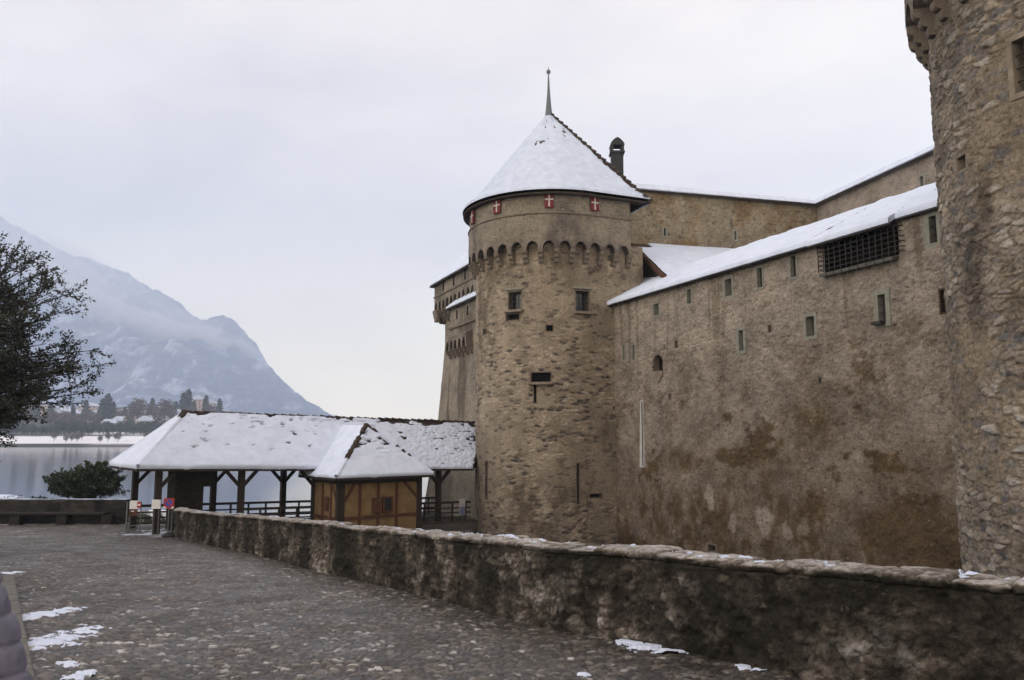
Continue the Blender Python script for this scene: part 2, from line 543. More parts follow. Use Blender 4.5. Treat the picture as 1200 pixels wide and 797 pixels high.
def cobble_mat():
    t = NT('wet river cobbles')
    r, g, b = t.attr()
    c = t.ramp(r, [(0.0, (0.026, 0.023, 0.021)), (0.3, (0.056, 0.049, 0.045)), (0.60, (0.086, 0.076, 0.069)), (0.78, (0.125, 0.100, 0.080)), (0.91, (0.17, 0.158, 0.146)), (1.0, (0.42, 0.40, 0.385))])
    c = t.mix(g, c, (0.026, 0.022, 0.019))
    v = t.rng(t.noise(0.55, 5, 0.6), 0.32, 0.7, 0.78, 1.18)
    c = t.mix(1.0, c, t.n_rgb(v), 'MULTIPLY')
    v2 = t.rng(t.noise(60, 3, 0.6), 0.3, 0.7, 0.75, 1.25)
    c = t.mix(1.0, c, t.n_rgb(v2), 'MULTIPLY')
    t.col(c)
    t.bump(t.noise(70, 4, 0.65), 0.25, 0.006)
    rr = t.rng(t.noise(1.3, 4, 0.6), 0.35, 0.65, 0.38, 0.66)
    return t.fin(rr, 0.4)
M['cobble'] = cobble_mat()
# fine cobbles: real stones
ys_ = [5.0]
while ys_[-1] < 33.5:
    ys_.append(ys_[-1] + min(0.042, max(0.02, ys_[-1] ** 2 / 1700)))
ys_ = np.array(ys_)
as_ = np.linspace(-0.80, 0.80, 800)
GX = as_[None, :] * ys_[:, None]
GY = np.repeat(ys_[:, None], len(as_), 1)
wx = GX + 0.05 * fbm(GX * 3, GY * 3, 3, 2)
wy = GY + 0.05 * fbm(GX * 3, GY * 3, 5, 2)
f1, f2, sid, ox, oy = vor(wx / 0.100, wy / 0.064, 41, 1.0, True)
ed = f2 - f1
tx_, ty_ = hsh(np.floor(sid * 99991), np.floor(sid * 331), 5) - 0.5, hsh(np.floor(sid * 77773), np.floor(sid * 557), 6) - 0.5
dome = np.clip(1 - (f1 / 0.62) ** 2, 0, 1) * sst(0.0, 0.20, ed)
rut = fbm(GX * 0.35, GY * 0.2, 77, 3) - 0.5
GZ = gz(GX, GY) + 0.010 * dome * (0.4 + 1.1 * sid) + sst(0.0, 0.2, ed) * (0.010 + 0.028 * (ox * tx_ + oy * ty_ * 1.4)) + 0.05 * rut
msk = (GX < path_x(GY) + 0.25)
fm = msk[:-1, :-1] & msk[1:, 1:] & msk[1:, :-1] & msk[:-1, 1:]
dirt = sst(0.5, 0.75, fbm(GX * 0.5, GY * 0.5, 9, 4))
gap = np.clip(1 - sst(0.03, 0.24, ed) + dirt * 0.25, 0, 1)
sid = np.clip(sid + 0.25 * (fbm(GX * 0.8, GY * 0.8, 19, 4) - 0.5), 0, 1)
g = Grids()
g.add(GX, GY, GZ, fm, (sid, gap, dirt))
road = g.build('cobbled_road', M['cobble'])
tag(road, kind='structure')

# wide ground under and around it (carries the road behind the camera and the bank at the left)
t = NT('trodden gravel ground')
vo = t.n('ShaderNodeTexVoronoi')
vo.inputs['Scale'].default_value = 10
t.l(t.tc.outputs['Object'], vo.inputs['Vector'])
c = t.mix(t.noise(0.7, 5), (0.085, 0.08, 0.076), (0.13, 0.122, 0.115))
c = t.mix(t.rng(t.noise(0.35, 6, 0.65), 0.56, 0.62), c, (0.05, 0.055, 0.03))
t.col(c)
t.bump(vo.outputs['Distance'], 0.5, 0.03)
M['ground'] = t.fin(0.75, 0.3)
xs = np.concatenate([np.linspace(-60, -26, 18), np.linspace(-25, 20, 180)])
yy = np.concatenate([np.linspace(-30, 0, 31), np.linspace(0.25, 34.4, 137)])
XX, YY = np.meshgrid(xs, yy)
XL = np.minimum(XX, path_x(YY) + 0.3)
ZZ = gz(XL, YY) - 0.055
left = np.clip((-XL - (YY * 0.64 + 0.55)) / 6, 0, 1) * np.clip((28 - YY) / 8, 0, 1)
ZZ = ZZ + left * 0.9 + 0.05 * (fbm(XL * 0.8, YY * 0.8, 4, 3) - 0.5)
g = Grids()
g.add(XL, YY, ZZ, None)
tag(g.build('ground', M['ground']), kind='structure')

# ------------------------------------------------------------------ lake
def water_mat():
    t = NT('lake water')
    t.col((0.020, 0.036, 0.056))
    n1 = t.noise(0.35, 3, 0.5, (0.35, 1.6, 1))
    n2 = t.noise(2.2, 3, 0.5, (0.5, 1.4, 1))
    t.bump(t.math('ADD', n1, t.math('MULTIPLY', n2, 0.35)), 0.22, 0.10)
    t.b.inputs['IOR'].default_value = 1.33
    return t.fin(0.07, 0.5)
LAKE = -6.4
mb = MB()
mb.box(-3500, 2100, -110, 5500, LAKE - 0.5, LAKE)
tag(mb.build('lake', water_mat()), kind='structure')

# ------------------------------------------------------------------ right parapet wall
s_arr = [0.0]
Ltot = _pl[-1]
while s_arr[-1] < Ltot - 0.1:
    x, y, *_r = path_at(s_arr[-1])
    s_arr.append(s_arr[-1] + float(np.clip(max(y, 2.5) / 794 * 1.6, 0.018, 0.05)))
s_arr = np.array(s_arr)
Hp, Tp = 0.96, 0.46
prof_l = np.concatenate([np.linspace(-0.1, Hp - 0.14, 44), Hp - 0.14 + np.linspace(0.012, 0.17, 13), Hp + 0.05 + np.linspace(0.03, Tp - 0.12, 12), [Hp + Tp - 0.05, Hp + Tp + 0.02], Hp + Tp + 0.05 + np.linspace(0.1, 6.0, 14)])
S, Tt = np.meshgrid(s_arr, prof_l)
px, py, tx, ty = path_at(S)
nx, ny = -ty, tx                     # to be flipped towards the moat
sgn = np.where(nx * 1.0 + ny * 0.4 > 0, 1.0, -1.0)
nx, ny = nx * sgn, ny * sgn
up = np.clip(Tt, -1, Hp)
rnd = 0.06
ac = np.clip(Tt - Hp, 0, Tp)
dn = np.clip(Tt - Hp - Tp, 0, 99)
zt = up - dn
edge = np.minimum(np.clip(Tt - Hp, 0, Tp), Tp - ac)
zt = zt - np.where((Tt > Hp - 0.08) & (Tt < Hp + Tp + 0.05), 0.022 * np.exp(-edge / 0.04), 0)
f1, f2, sid = vor(S / 0.27 + 0.5 * fbm(S * 3.4, Tt * 3.4, 1, 4, 0.65), Tt / 0.11 + 0.6 * fbm(S * 3.6, Tt * 3.6, 2, 4, 0.65), 5, 1.0)
ed = f2 - f1
bulge = sst(0.02, 0.22, ed) * (0.2 + sid)
nz = fbm(S * 5, Tt * 6, 8, 6, 0.66) - 0.5
big = fbm(S * 1.1, Tt * 1.3, 12, 4, 0.6) - 0.5
pit = sst(0.60, 0.72, fbm(S * 7, Tt * 10, 14, 3))
dsp = 0.016 * bulge + 0.115 * nz + 0.10 * big - 0.03 * pit
istop = sst(Hp - 0.045, Hp + 0.02, Tt) * (1 - sst(Hp + Tp - 0.05, Hp + Tp + 0.03, Tt))
capx = S / 0.46 + 0.9 * vnoise(S * 0.9, S * 0, 3)
capid = hsh(np.floor(capx), np.zeros_like(S), 91)
capd = np.minimum(capx - np.floor(capx), 1 - capx + np.floor(capx)) * 0.46
groove = np.exp(-(capd / 0.016) ** 2)
zt = zt + istop * (0.030 * (capid - 0.5) + 0.05 * nz - 0.030 * groove) + sst(Hp - 0.25, Hp, Tt) * (1 - sst(Hp + Tp, Hp + Tp + 0.4, Tt)) * 0.06 * (fbm(S * 0.9, 0 * S, 33, 3) - 0.5)
slab = sst(Hp - 0.075, Hp - 0.055, Tt)
lip = slab * (0.0 + 0.022 * capid - 0.03 * groove) - 0.03 * np.exp(-((Tt - Hp + 0.075) / 0.016) ** 2)
front = 1 - sst(Hp - 0.04, Hp + 0.05, Tt)
off = ac - (dsp + lip) * front + dsp * sst(Hp + Tp - 0.02, Hp + Tp + 0.05, Tt)
PX, PY = px + nx * off, py + ny * off
PZ = gz(px, py) + zt
grit = fbm(S * 15, Tt * 22, 85, 4, 0.8) - 0.5
wv = fbm(S * 2.0, Tt * 2.0, 6, 4, 0.6)
stk = fbm(S * 1.9 + 0.9 * wv, Tt * 0.28 + 0.3 * wv, 51, 5, 0.62)
moss_and_line = sst(0.40, 0.60, stk) * (0.55 + 0.6 * fbm(S * 6, Tt * 5, 63, 4, 0.65)) + sst(0.46, 0.66, fbm(S * 1.6, Tt * 2.2, 61, 6, 0.66)) * 0.75
moss_and_line = np.clip((moss_and_line + 2.4 * grit * (moss_and_line > 0.1) + 0.4 * np.exp(-((Tt - Hp + 0.115) / 0.03) ** 2)) * (1 - istop), 0, 0.97)  # also a darker line just below the coping slab
R_attr = np.clip(0.14 + 0.4 * sid + 1.1 * big + 1.6 * nz + 2.0 * grit - 0.6 * groove * istop + istop * (0.42 + 0.5 * fbm(S * 4, Tt * 7, 79, 4)), 0, 1)  # coping top paler: frost and reflected sky put into its colour
g = Grids()
g.add(PX, PY, PZ, None, (R_attr, (1 - sst(0.0, 0.16, ed)) * 0.85 * (1 - 0.9 * istop), moss_and_line))
parapet = g.build('parapet_wall', M['parapet_stone'])
tag(parapet, 'low curving moss stained stone parapet along the right of the cobbled road', 'parapet')
# thin frost and snow lying along its coping
fr = fbm(S * 3, Tt * 6, 71, 4)
sel = (prof_l > Hp + 0.07) & (prof_l < Hp + Tp - 0.02)
Ss, Ts = S[sel], Tt[sel]
th = np.clip(0.22 * (fbm(Ss * 6.5, Ts * 10, 72, 6, 0.66) - 0.68) + 0.022 * (sst(0.62, 0.74, fbm(Ss * 0.7, 0 * Ss, 75, 3))), -0.03, 0.016)
g = Grids()
_m = th > 0.0
g.add(PX[sel], PY[sel], PZ[sel] + th, _m[:-1, :-1] | _m[1:, 1:] | _m[1:, :-1] | _m[:-1, 1:])
g.build('snow', M['snow_thin'], parapet)

# ------------------------------------------------------------------ castle geometry frame
J = Vector((4.8, 37.2))
D = Vector((0.393, -0.9195)).normalized()       # along the curtain wall, towards the viewer
Nn = Vector((D.y, -D.x))                        # out towards the moat
def v3(p2, z=0.0): return Vector((p2.x, p2.y, z))
def wall_sz(u, v, o, d):
    a, b = ray(u, v)
    s = (a * o.y - o.x) / (d.x - a * d.y)
    return s, b * (o.y + d.y * s)
class Flat:
    """a vertical wall plane: origin, direction, outward normal"""
    def __init__(s, o, d, n): s.o, s.d, s.n = o, d, n
    def pos(s, S):  return s.o.x + s.d.x * S, s.o.y + s.d.y * S, np.full(np.shape(S), s.n.x), np.full(np.shape(S), s.n.y)
    def px(s, u, v): return wall_sz(u, v, s.o, s.d)
class Shoe:
    """horseshoe outline: half round towards the moat, straight flanks behind"""
    def __init__(s, C, R): s.C, s.R, s.h = C, R, R * math.pi / 2
    def pos(s, S):
        S = np.asarray(S, float)
        ph = np.clip(S, -s.h, s.h) / s.R
        nx_, ny_ = np.cos(ph) * Nn.x + np.sin(ph) * D.x, np.cos(ph) * Nn.y + np.sin(ph) * D.y
        ex = np.clip(np.abs(S) - s.h, 0, None)
        return s.C.x + s.R * nx_ - Nn.x * ex, s.C.y + s.R * ny_ - Nn.y * ex, nx_, ny_
    def px(s, u, v):
        a, b = ray(u, v)
        S = np.linspace(-s.h, s.h + 4, 8000)
        x, y, nx_, ny_ = s.pos(S)
        e = np.abs(x / y - a) + 10 * ((nx_ * x + ny_ * y) > 0)
        k = int(np.argmin(e))
        return float(S[k]), b * float(y[k])
def frame_at(surf, s, z):
    """point on the wall, unit vector along it (towards larger s), outward normal"""
    q = [np.ravel(k) for k in surf.pos(np.array([s - 0.01, float(s), s + 0.01]))]
    x, y, nx_, ny_ = q
    return Vector((x[1], y[1], z)), Vector((x[2] - x[0], y[2] - y[0], 0)).normalized(), Vector((nx_[1], ny_[1], 0))
def stone_surface(surf, s0, s1, z0, z1, ds, dz, holes, disp, stain_or_shade, parent, name, mat, zfun=None, out=0.0, cell=(0.3, 0.15), seed=0, batter=None):
    """one wall skin with real stone relief; holes = (s0, s1, z0, z1)"""
    def lines(a, b, d, cuts):
        base = list(np.linspace(a, b, max(2, int(round((b - a) / d)) + 1)))
        cuts = sorted(c for c in cuts if a < c < b)
        base = [x for x in base if all(abs(x - c) > d * 0.45 for c in cuts)]
        return np.array(sorted(base + cuts))
    sa = lines(s0, s1, ds, [h for q in holes for h in q[:2]])
    za = lines(z0, z1, dz, [h for q in holes for h in q[2:4]])
    S, Z = np.meshgrid(sa, za)
    ws, wz = S + 0.15 * (fbm(S * 2.4, Z * 2.4, seed + 3, 4, 0.6) - 0.5), Z + 0.10 * (fbm(S * 2.2, Z * 2.6, seed + 5, 4, 0.6) - 0.5)
    f1, f2, sid = vor(ws / cell[0], wz / cell[1], seed, 1.0)
    ed = f2 - f1
    d, R, G, B = disp(S, Z, sid, ed, seed)
    if stain_or_shade is not None: B = stain_or_shade(S, Z, B)
    near = np.ones_like(S)
    fm = np.ones((len(za) - 1, len(sa) - 1), bool)
    sc, zc = (sa[:-1] + sa[1:]) / 2, (za[:-1] + za[1:]) / 2
    for h in holes:
        dist = np.maximum(np.maximum(h[0] - S, S - h[1]), np.maximum(h[2] - Z, Z - h[3]))
        near = np.minimum(near, sst(0.0, 0.12, dist))
        fm &= ~(((sc > h[0]) & (sc < h[1]))[None, :] & ((zc > h[2]) & (zc < h[3]))[:, None])
    d = d * near + out
    if batter is not None: d = d + batter(Z)
    if zfun is not None: Z = zfun(S, Z)
    x, y, nx_, ny_ = surf.pos(S)
    g = Grids()
    g.add(x + nx_ * d, y + ny_ * d, Z, fm, (np.clip(R, 0, 1), np.clip(G, 0, 1), np.clip(B, 0, 1)))
    return g.build(name, mat, parent)
def opening(surf, parent, name, h, depth=0.45, frame=0.0, fmat='sandstone', bars=None, sill=False, glass=False, lintel=False):
    """reveal, back and (if asked) stone surround, bars and sill of one opening h = (s0, s1, z0, z1)"""
    s, z = (h[0] + h[1]) / 2, (h[2] + h[3]) / 2
    w, hh = (h[1] - h[0]) / 2, (h[3] - h[2]) / 2
    c, e, n = frame_at(surf, s, z)
    zz = Vector((0, 0, 1))
    mb = MB()
    rt = 0.05
    for sx in (-1, 1):
        mb.ob(c + e * sx * (w + rt / 2 - 0.004) - n * (depth / 2 - 0.008), e * rt / 2, n * depth / 2, zz * (hh + rt))
    for sz in (-1, 1):
        mb.ob(c + zz * sz * (hh + rt / 2 - 0.004) - n * (depth / 2 - 0.005), e * (w - 0.006), n * depth / 2, zz * rt / 2)
    if frame:
        f = frame
        for sx in (-1, 1):
            mb.ob(c + e * sx * (w + f / 2 - 0.002) + n * 0.0, e * f / 2, n * 0.030, zz * (hh + 0.001))
        mb.ob(c + zz * (hh + f / 2), e * (w + f), n * 0.032, zz * f / 2)
        mb.ob(c - zz * (hh + f / 2), e * (w + f), n * 0.032, zz * f / 2)
    o = mb.build(name, M[fmat], parent)
    MB().ob(c - n * (depth + 0.02), e * (w + 0.04), n * 0.02, zz * (hh + 0.04)).build('window_pane' if glass else 'recess', M['glass' if glass else 'dark'], o)
    if bars:
        nv, nh = bars
        b = MB()
        for k in range(nv):
            x = (k + 1) / (nv + 1) * 2 * w - w
            b.tube([c + e * x - n * 0.10 - zz * hh, c + e * x - n * 0.10 + zz * hh], 0.016, 6)
        for k in range(nh):
            y = (k + 1) / (nh + 1) * 2 * hh - hh
            b.tube([c - e * w - n * 0.075 + zz * y, c + e * w - n * 0.075 + zz * y], 0.014, 6)
        b.build('grille', M['iron'], o)
    if sill:
        MB().ob(c - zz * (hh + 0.08) + n * 0.09, e * (w + 0.12), n * 0.14, zz * 0.06).build('sill', M['sandstone_warm'], o, bevel=0.015)
    if lintel:
        MB().ob(c + zz * (hh + 0.13) + n * 0.02, e * (w + 0.16), n * 0.07, zz * 0.05).build('lintel', M['sandstone'], o, bevel=0.015)
    return o
def hole_px(surf, uc, vc, w, h):
    """pixel box to (s0, s1, z0, z1)"""
    s0, _z = surf.px(uc - w / 2, vc)
    s1, _z = surf.px(uc + w / 2, vc)
    z1 = surf.px(uc, vc - h / 2)[1]
    z0 = surf.px(uc, vc + h / 2)[1]
    return (min(s0, s1), max(s0, s1), z0, z1)

# ------------------------------------------------------------------ tiled, snowed roof slopes
def roof_slope(tiles, snow, a, b, c, d, th_fn, step=0.05, row=0.17, rows=True, lift=0.0, tile_amp=0.04, over=0.05):
    """a, b eave ends, c, d top ends (c above b). Adds the tiled skin and the snow lying on it"""
    a, b, c, d = (np.array(p, float) for p in (a, b, c, d))
    ls, lt = max(np.linalg.norm(b - a), np.linalg.norm(c - d)), max(np.linalg.norm(d - a), np.linalg.norm(c - b))
    ns, ntt = max(3, int(ls / step)), max(3, int(lt / (step * 0.8)))
    s, t_ = np.meshgrid(np.linspace(0, 1, ns), np.linspace(0, 1, ntt))
    pos = (a[None, None] * (1 - s)[..., None] + b[None, None] * s[..., None]) * (1 - t_)[..., None] + (d[None, None] * (1 - s)[..., None] + c[None, None] * s[..., None]) * t_[..., None]
    nrm = np.cross(b - a, (d - a) if np.linalg.norm(d - a) > 0.1 else (c - a))
    nrm = nrm / np.linalg.norm(nrm)
    if nrm[2] < 0: nrm = -nrm
    along = np.einsum('ijk,k->ij', pos - a, (b - a) / np.linalg.norm(b - a))
    upd = np.cross(nrm, (b - a) / np.linalg.norm(b - a))
    if upd[2] < 0: upd = -upd
    tm = np.einsum('ijk,k->ij', pos - a, upd)
    r = np.floor(tm / row)
    fr = tm / row - r
    wob = hsh(np.floor(along / 0.17 + 0.5 * np.mod(r, 2)), r, 5)
    td = tile_amp * (1 - fr) * (0.6 + 0.6 * wob) + lift if rows else np.full_like(tm, lift)
    q = pos + nrm * td[..., None]
    tiles.add(q[..., 0], q[..., 1], q[..., 2])
    if snow is not None:
        th = th_fn(along, tm, s, t_)
        e = np.clip(tm / 0.10, 0, 1)
        low = np.sqrt(np.clip(1 - (1 - e) ** 2, 0, 1))
        q = pos + nrm * (lift + th * low - 0.03 * (1 - low))[..., None]
        q = q - upd * (over * (1 - e) * (0.6 + 0.8 * fbm(along * 3, along * 0, 8, 3)))[..., None]
        snow.add(q[..., 0], q[..., 1], q[..., 2])
        # underside lip so that the snow has a body at the eave
        rim = np.stack([q[0], q[0] - nrm * 0.045 + upd * 0.05], 0)
        snow.add(rim[..., 0], rim[..., 1], rim[..., 2])

# ------------------------------------------------------------------ round towers
BASE = -7.2
def disp_tower(amp, show):
    def f(S, Z, sid, ed, seed):
        st = sst(0.03, 0.24, ed)
        n1 = fbm(S * 4, Z * 5, seed + 40, 5, 0.6) - 0.5
        patch = fbm(S * 0.45, Z * 0.6, seed + 50, 4)
        vis = sst(show - 0.12, show + 0.12, patch + 0.18 * (sid - 0.5))
        n2 = fbm(S * 11, Z * 14, seed + 44, 3, 0.6) - 0.5
        st2 = sst(0.02, 0.13, ed)
        d = amp * st2 * (0.3 + sid) * (0.25 + 0.75 * vis) + amp * 1.2 * n1 + amp * 1.0 * n2
        dark = (sid < 0.26) & (hsh(np.floor(sid * 9999), np.floor(sid * 777), 4) < 0.8)
        G = 1 - st * np.clip(vis * 0.9 + dark * 0.7, 0, 1)
        B = sst(0.60, 0.78, fbm(S * 0.7, Z * 0.35, seed + 60, 5, 0.6)) * 0.75
        return d, sid, G, B
    return f
def corbel_mesh(name, ov, hgt, w):
    mb = MB()
    prof = []
    for k, (a, z0) in enumerate(((1.0, 0.0), (0.70, -0.36), (0.38, -0.68))):
        z1 = (-0.36, -0.68, -1.0)[k]
        p = ov * a
        prof += [(p, z0), (p, z0 + (z1 - z0) * 0.45), (p * 0.93, z0 + (z1 - z0) * 0.75), (p * 0.78, z1 + 0.02)]
    poly = [(-0.25, 0.0)] + prof + [(-0.25, -1.0)]
    mb.prism([(x, z * hgt if z <= 0 else z) for x, z in poly], (0, -w / 2, 0), (1, 0, 0), (0, 0, 1), (0, w, 0))
    o = mb.build(name, M['corbel'])
    me = o.data
    bpy.data.objects.remove(o)
    return me
def tower(C, R, root, zs, zstr, zeave, zap, ov, mat, amp, show, cell, ds, wholes, seed, drum_back, fine=True, bay=0.757):
    surf, drum = Shoe(C, R), Shoe(C, R + ov)
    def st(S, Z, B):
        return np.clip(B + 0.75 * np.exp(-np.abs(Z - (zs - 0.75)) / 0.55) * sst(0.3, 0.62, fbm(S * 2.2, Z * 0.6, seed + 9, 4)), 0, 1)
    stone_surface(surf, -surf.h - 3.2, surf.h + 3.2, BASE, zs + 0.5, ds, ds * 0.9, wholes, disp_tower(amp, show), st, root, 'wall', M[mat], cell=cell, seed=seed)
    # corbelled drum with its row of little arches
    s0, s1 = -drum.h - drum_back, drum.h + drum_back
    nb = int(round((s1 - s0) / bay))
    bw = (s1 - s0) / nb
    sa = np.linspace(s0, s1, nb * 22 + 1)
    u = np.mod((sa - s0) / bw, 1.0)
    hw = 0.36
    arch = zs + np.where(np.abs(u - 0.5) < hw, 0.36 * np.sqrt(np.clip(1 - ((u - 0.5) / hw) ** 2, 0, 1)), 0)
    ta = np.concatenate([np.linspace(0, 0.3, 14), np.linspace(0.34, 1, 26)])
    S, T = np.meshgrid(sa, ta)
    Z = arch[None, :] * (1 - T) + zeave * T
    x, y, nx_, ny_ = drum.pos(S)
    f1, f2, sid = vor(S / 0.32, Z / 0.16, seed + 2)
    nn = fbm(S * 3, Z * 4, seed + 31, 5, 0.6) - 0.5
    d = 0.03 * nn + 0.008 * sst(0.03, 0.2, f2 - f1) - 0.05 * sst(zstr, zstr + 0.06, Z)
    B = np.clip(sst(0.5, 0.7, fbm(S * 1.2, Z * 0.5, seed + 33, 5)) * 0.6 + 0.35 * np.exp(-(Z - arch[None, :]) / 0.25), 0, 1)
    g = Grids()
    g.add(x + nx_ * d, y + ny_ * d, Z, None, (sid, 1 - 0.5 * sst(0.02, 0.2, f2 - f1), B))
    # soffits of the arches
    k = np.array([0.0, 0.3, 0.65, 1.0])[:, None]
    off = -k * (ov + 0.06)
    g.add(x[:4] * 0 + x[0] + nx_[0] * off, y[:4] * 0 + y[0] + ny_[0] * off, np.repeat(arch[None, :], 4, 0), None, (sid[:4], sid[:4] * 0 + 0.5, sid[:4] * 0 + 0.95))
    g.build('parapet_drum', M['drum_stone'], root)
    # string course
    mb = Grids()
    ss = np.linspace(s0, s1, 200)
    x, y, nx_, ny_ = drum.pos(ss)
    pr = [(-0.05, -0.05), (0.035, -0.05), (0.055, 0.0), (0.03, 0.05), (-0.06, 0.06)]
    mb.add(np.array([x + nx_ * p for p, q in pr]), np.array([y + ny_ * p for p, q in pr]), np.array([zstr + q + 0 * x for p, q in pr]))
    mb.build('string_course', M['corbel'], root)
    cm = corbel_mesh('corbel', ov + 0.0, 0.62, bw * 0.27)
    for i in range(nb + 1):
        sk = s0 + bw * i
        c, e, n = frame_at(surf, max(-surf.h - drum_back, min(surf.h + drum_back, sk * R / (R + ov) if abs(sk) < drum.h else math.copysign(surf.h + abs(sk) - drum.h, sk))), zs)
        o = bpy.data.objects.new('corbel', cm)
        o.location = c
        o.rotation_euler = (0, 0, math.atan2(n.y, n.x))
        link(o, root)
    # roof: front cone, straight flanks, back hip
    ro = Shoe(C, R + ov + 0.29)
    back = drum_back + 1.0
    zb = zeave - 0.16
    ss = np.linspace(-ro.h - back, ro.h + back, 620 if fine else 200)
    tt = np.linspace(0, 1, 170 if fine else 60)
    S, T = np.meshgrid(ss, tt)
    x, y, nx_, ny_ = ro.pos(S)
    ln = math.hypot(R + ov, zap - zb)
    tm = T * ln
    flare = 0.25 * np.clip(1 - T / 0.22, 0, 1) ** 2
    X, Y, Z = x * (1 - T) + C.x * T, y * (1 - T) + C.y * T, zb * (1 - T) + zap * T + flare
    r = np.floor(tm / 0.16)
    fr = tm / 0.16 - r
    wob = hsh(np.floor(S / 0.17 + 0.5 * np.mod(r, 2)), r, 6)
    td = 0.030 * (1 - fr) * (0.6 + 0.7 * wob) * np.clip((1 - T) * 12, 0, 1)
    nzc = 0.62
    tiles, snow = Grids(), Grids()
    tiles.add(X + nx_ * td * 0.7, Y + ny_ * td * 0.7, Z + td * nzc)
    u0, u1 = np.array([x[0, 0], y[0, 0], zb]), np.array([x[0, -1], y[0, -1], zb])
    top = (C.x, C.y, zap)
    e = np.clip(tm / 0.09, 0, 1)
    low = np.sqrt(np.clip(1 - (1 - e) ** 2, 0, 1))
    th = 0.034 + 0.045 * (fbm(S * 2.2, tm * 2.6, seed + 70, 6, 0.6) - 0.5) + 0.032 * (1 - fr) * (0.7 + 0.3 * wob)
    th = th - 0.10 * sst(0.68, 0.76, fbm(S * 1.4 + 0.5 * fbm(S, tm, 4, 2), tm * 3.2, seed + 71, 4)) * sst(0.45, 0.8, T)
    rid = np.abs(S - (ro.h + back))
    th = np.where(rid < 0.3 * (0.5 + wob), th - 0.07, th)
    th = th * np.clip((1 - T) * 30, 0.2, 1)
    ln_ = 0.06 * (1 - e)
    snow.add(X + nx_ * (th * low * 0.7 + ln_ * 0.7), Y + ny_ * (th * low * 0.7 + ln_ * 0.7), Z + th * low * nzc - 0.03 * (1 - low) - ln_)
    roof_slope(tiles, snow, u1, u0, top, top, lambda a_, m_, s_, t_: 0.06 + 0.05 * (fbm(a_ * 1.1, m_ * 1.3, 3, 4) - 0.5), step=0.12)
    # soffit and eave board
    sb = np.linspace(-ro.h - back, ro.h + back, 160)
    x, y, nx_, ny_ = ro.pos(sb)
    pr = [(0.0, 0.03), (0.005, -0.05), (-0.10, -0.05), (-0.95, 0.12)]
    tiles.add(np.array([x + nx_ * p for p, q in pr]), np.array([y + ny_ * p for p, q in pr]), np.array([zb + q + 0 * x for p, q in pr]))
    roof = tiles.build('roof', M['tile'], root)
    snow.build('snow', M['snow_thin'], roof)
    rb = MB()
    for end in (u0, u1):
        a_, b_ = Vector(top), Vector(end)
        n_ = int((a_ - b_).length / 0.36)
        for i in range(n_):
            p, q = a_.lerp(b_, (i + 0.1) / n_), a_.lerp(b_, (i + 0.95) / n_)
            rb.tube([p + Vector((0, 0, 0.02)), q + Vector((0, 0, 0.07))], [0.085, 0.115], 8)
    rb.build('ridge_tiles', M['tile'], roof)
    fi = MB().lathe([(0.20, -0.25), (0.17, 0.1), (0.12, 0.6), (0.075, 1.2), (0.03, 2.12), (0.03, 2.16), (0.10, 2.22), (0.12, 2.30), (0.09, 2.38), (0.02, 2.42), (0.006, 2.60), (0.0, 2.62)], (C.x, C.y, zap), 14)
    fi.build('finial', M['spire'], roof, smooth=True)
    # back wall that closes the tower behind
    mb = MB()
    p, q = surf.pos(np.array([-surf.h - 3.2, surf.h + 3.2]))[:2]
    mb.face([(p[0], q[0], BASE), (p[1], q[1], BASE), (p[1], q[1], zs + 0.5), (p[0], q[0], zs + 0.5)])
    p, q = drum.pos(np.array([s0, s1]))[:2]
    mb.face([(p[0], q[0], zs), (p[1], q[1], zs), (p[1], q[1], zeave), (p[0], q[0], zeave)])
    mb.build('back_wall', M['far_stone'], root)
    return surf, drum
def shutter(drum, root, u, v, label=None):
    s, z = drum.px(u, v)
    c, e, n = frame_at(drum, s, z)
    zz = Vector((0, 0, 1))
    w, h = 0.215, 0.37
    o = MB().ob(c + n * 0.035, e * w, n * 0.035, zz * h).build('shutter', M['red'], root, bevel=0.01)
    mb = MB().ob(c + n * 0.077, e * 0.035, n * 0.006, zz * (h * 0.86))
    for sx in (-1, 1):
        mb.ob(c + n * 0.077 + zz * 0.02 + e * sx * 0.115, e * 0.079, n * 0.006, zz * 0.035)
    mb.build('cross', M['gauge'], o)
    return o

CT = Vector((1.93, 40.0))
RT = 3.75
z_sp, z_st = P(643, 291, 35.9).z, P(643, 249, 35.8).z
z_ev, z_ap = P(643, 223, 35.75).z, P(643, 133, 40).z
root = empty('round_tower', (CT.x, CT.y, BASE))
root.matrix_world  # base empty
def reparent_fix(r):
    """children are built in world space: cancel the empty's own offset"""
    inv = Matrix.Translation(r.location).inverted()
    for c in [o for o in COL.objects if o.parent == r]:
        c.matrix_parent_inverse = inv
tag(root, 'round rubble stone tower with snowy cone roof, tall lead spike and four red shutters', 'tower', 'round towers of the castle')
s1_ = Shoe(CT, RT)
H1 = {k: hole_px(s1_, *q) for k, q in {
    'w1': (603.5, 352.5, 15, 21), 'w2': (682.5, 353, 15.5, 24), 'b1': (601, 371.5, 15, 7), 'h1': (644, 384.5, 8, 7), 'h2': (568, 389, 4, 6),
    'slot': (634, 442, 23, 11), 'sl1': (627, 461, 3, 22), 'a1': (570, 563, 2.6, 44), 'a2': (677.5, 567, 3.0, 48), 'a2b': (676.5, 566, 6.5, 11), 'h3': (698, 581, 14, 4)}.items()}
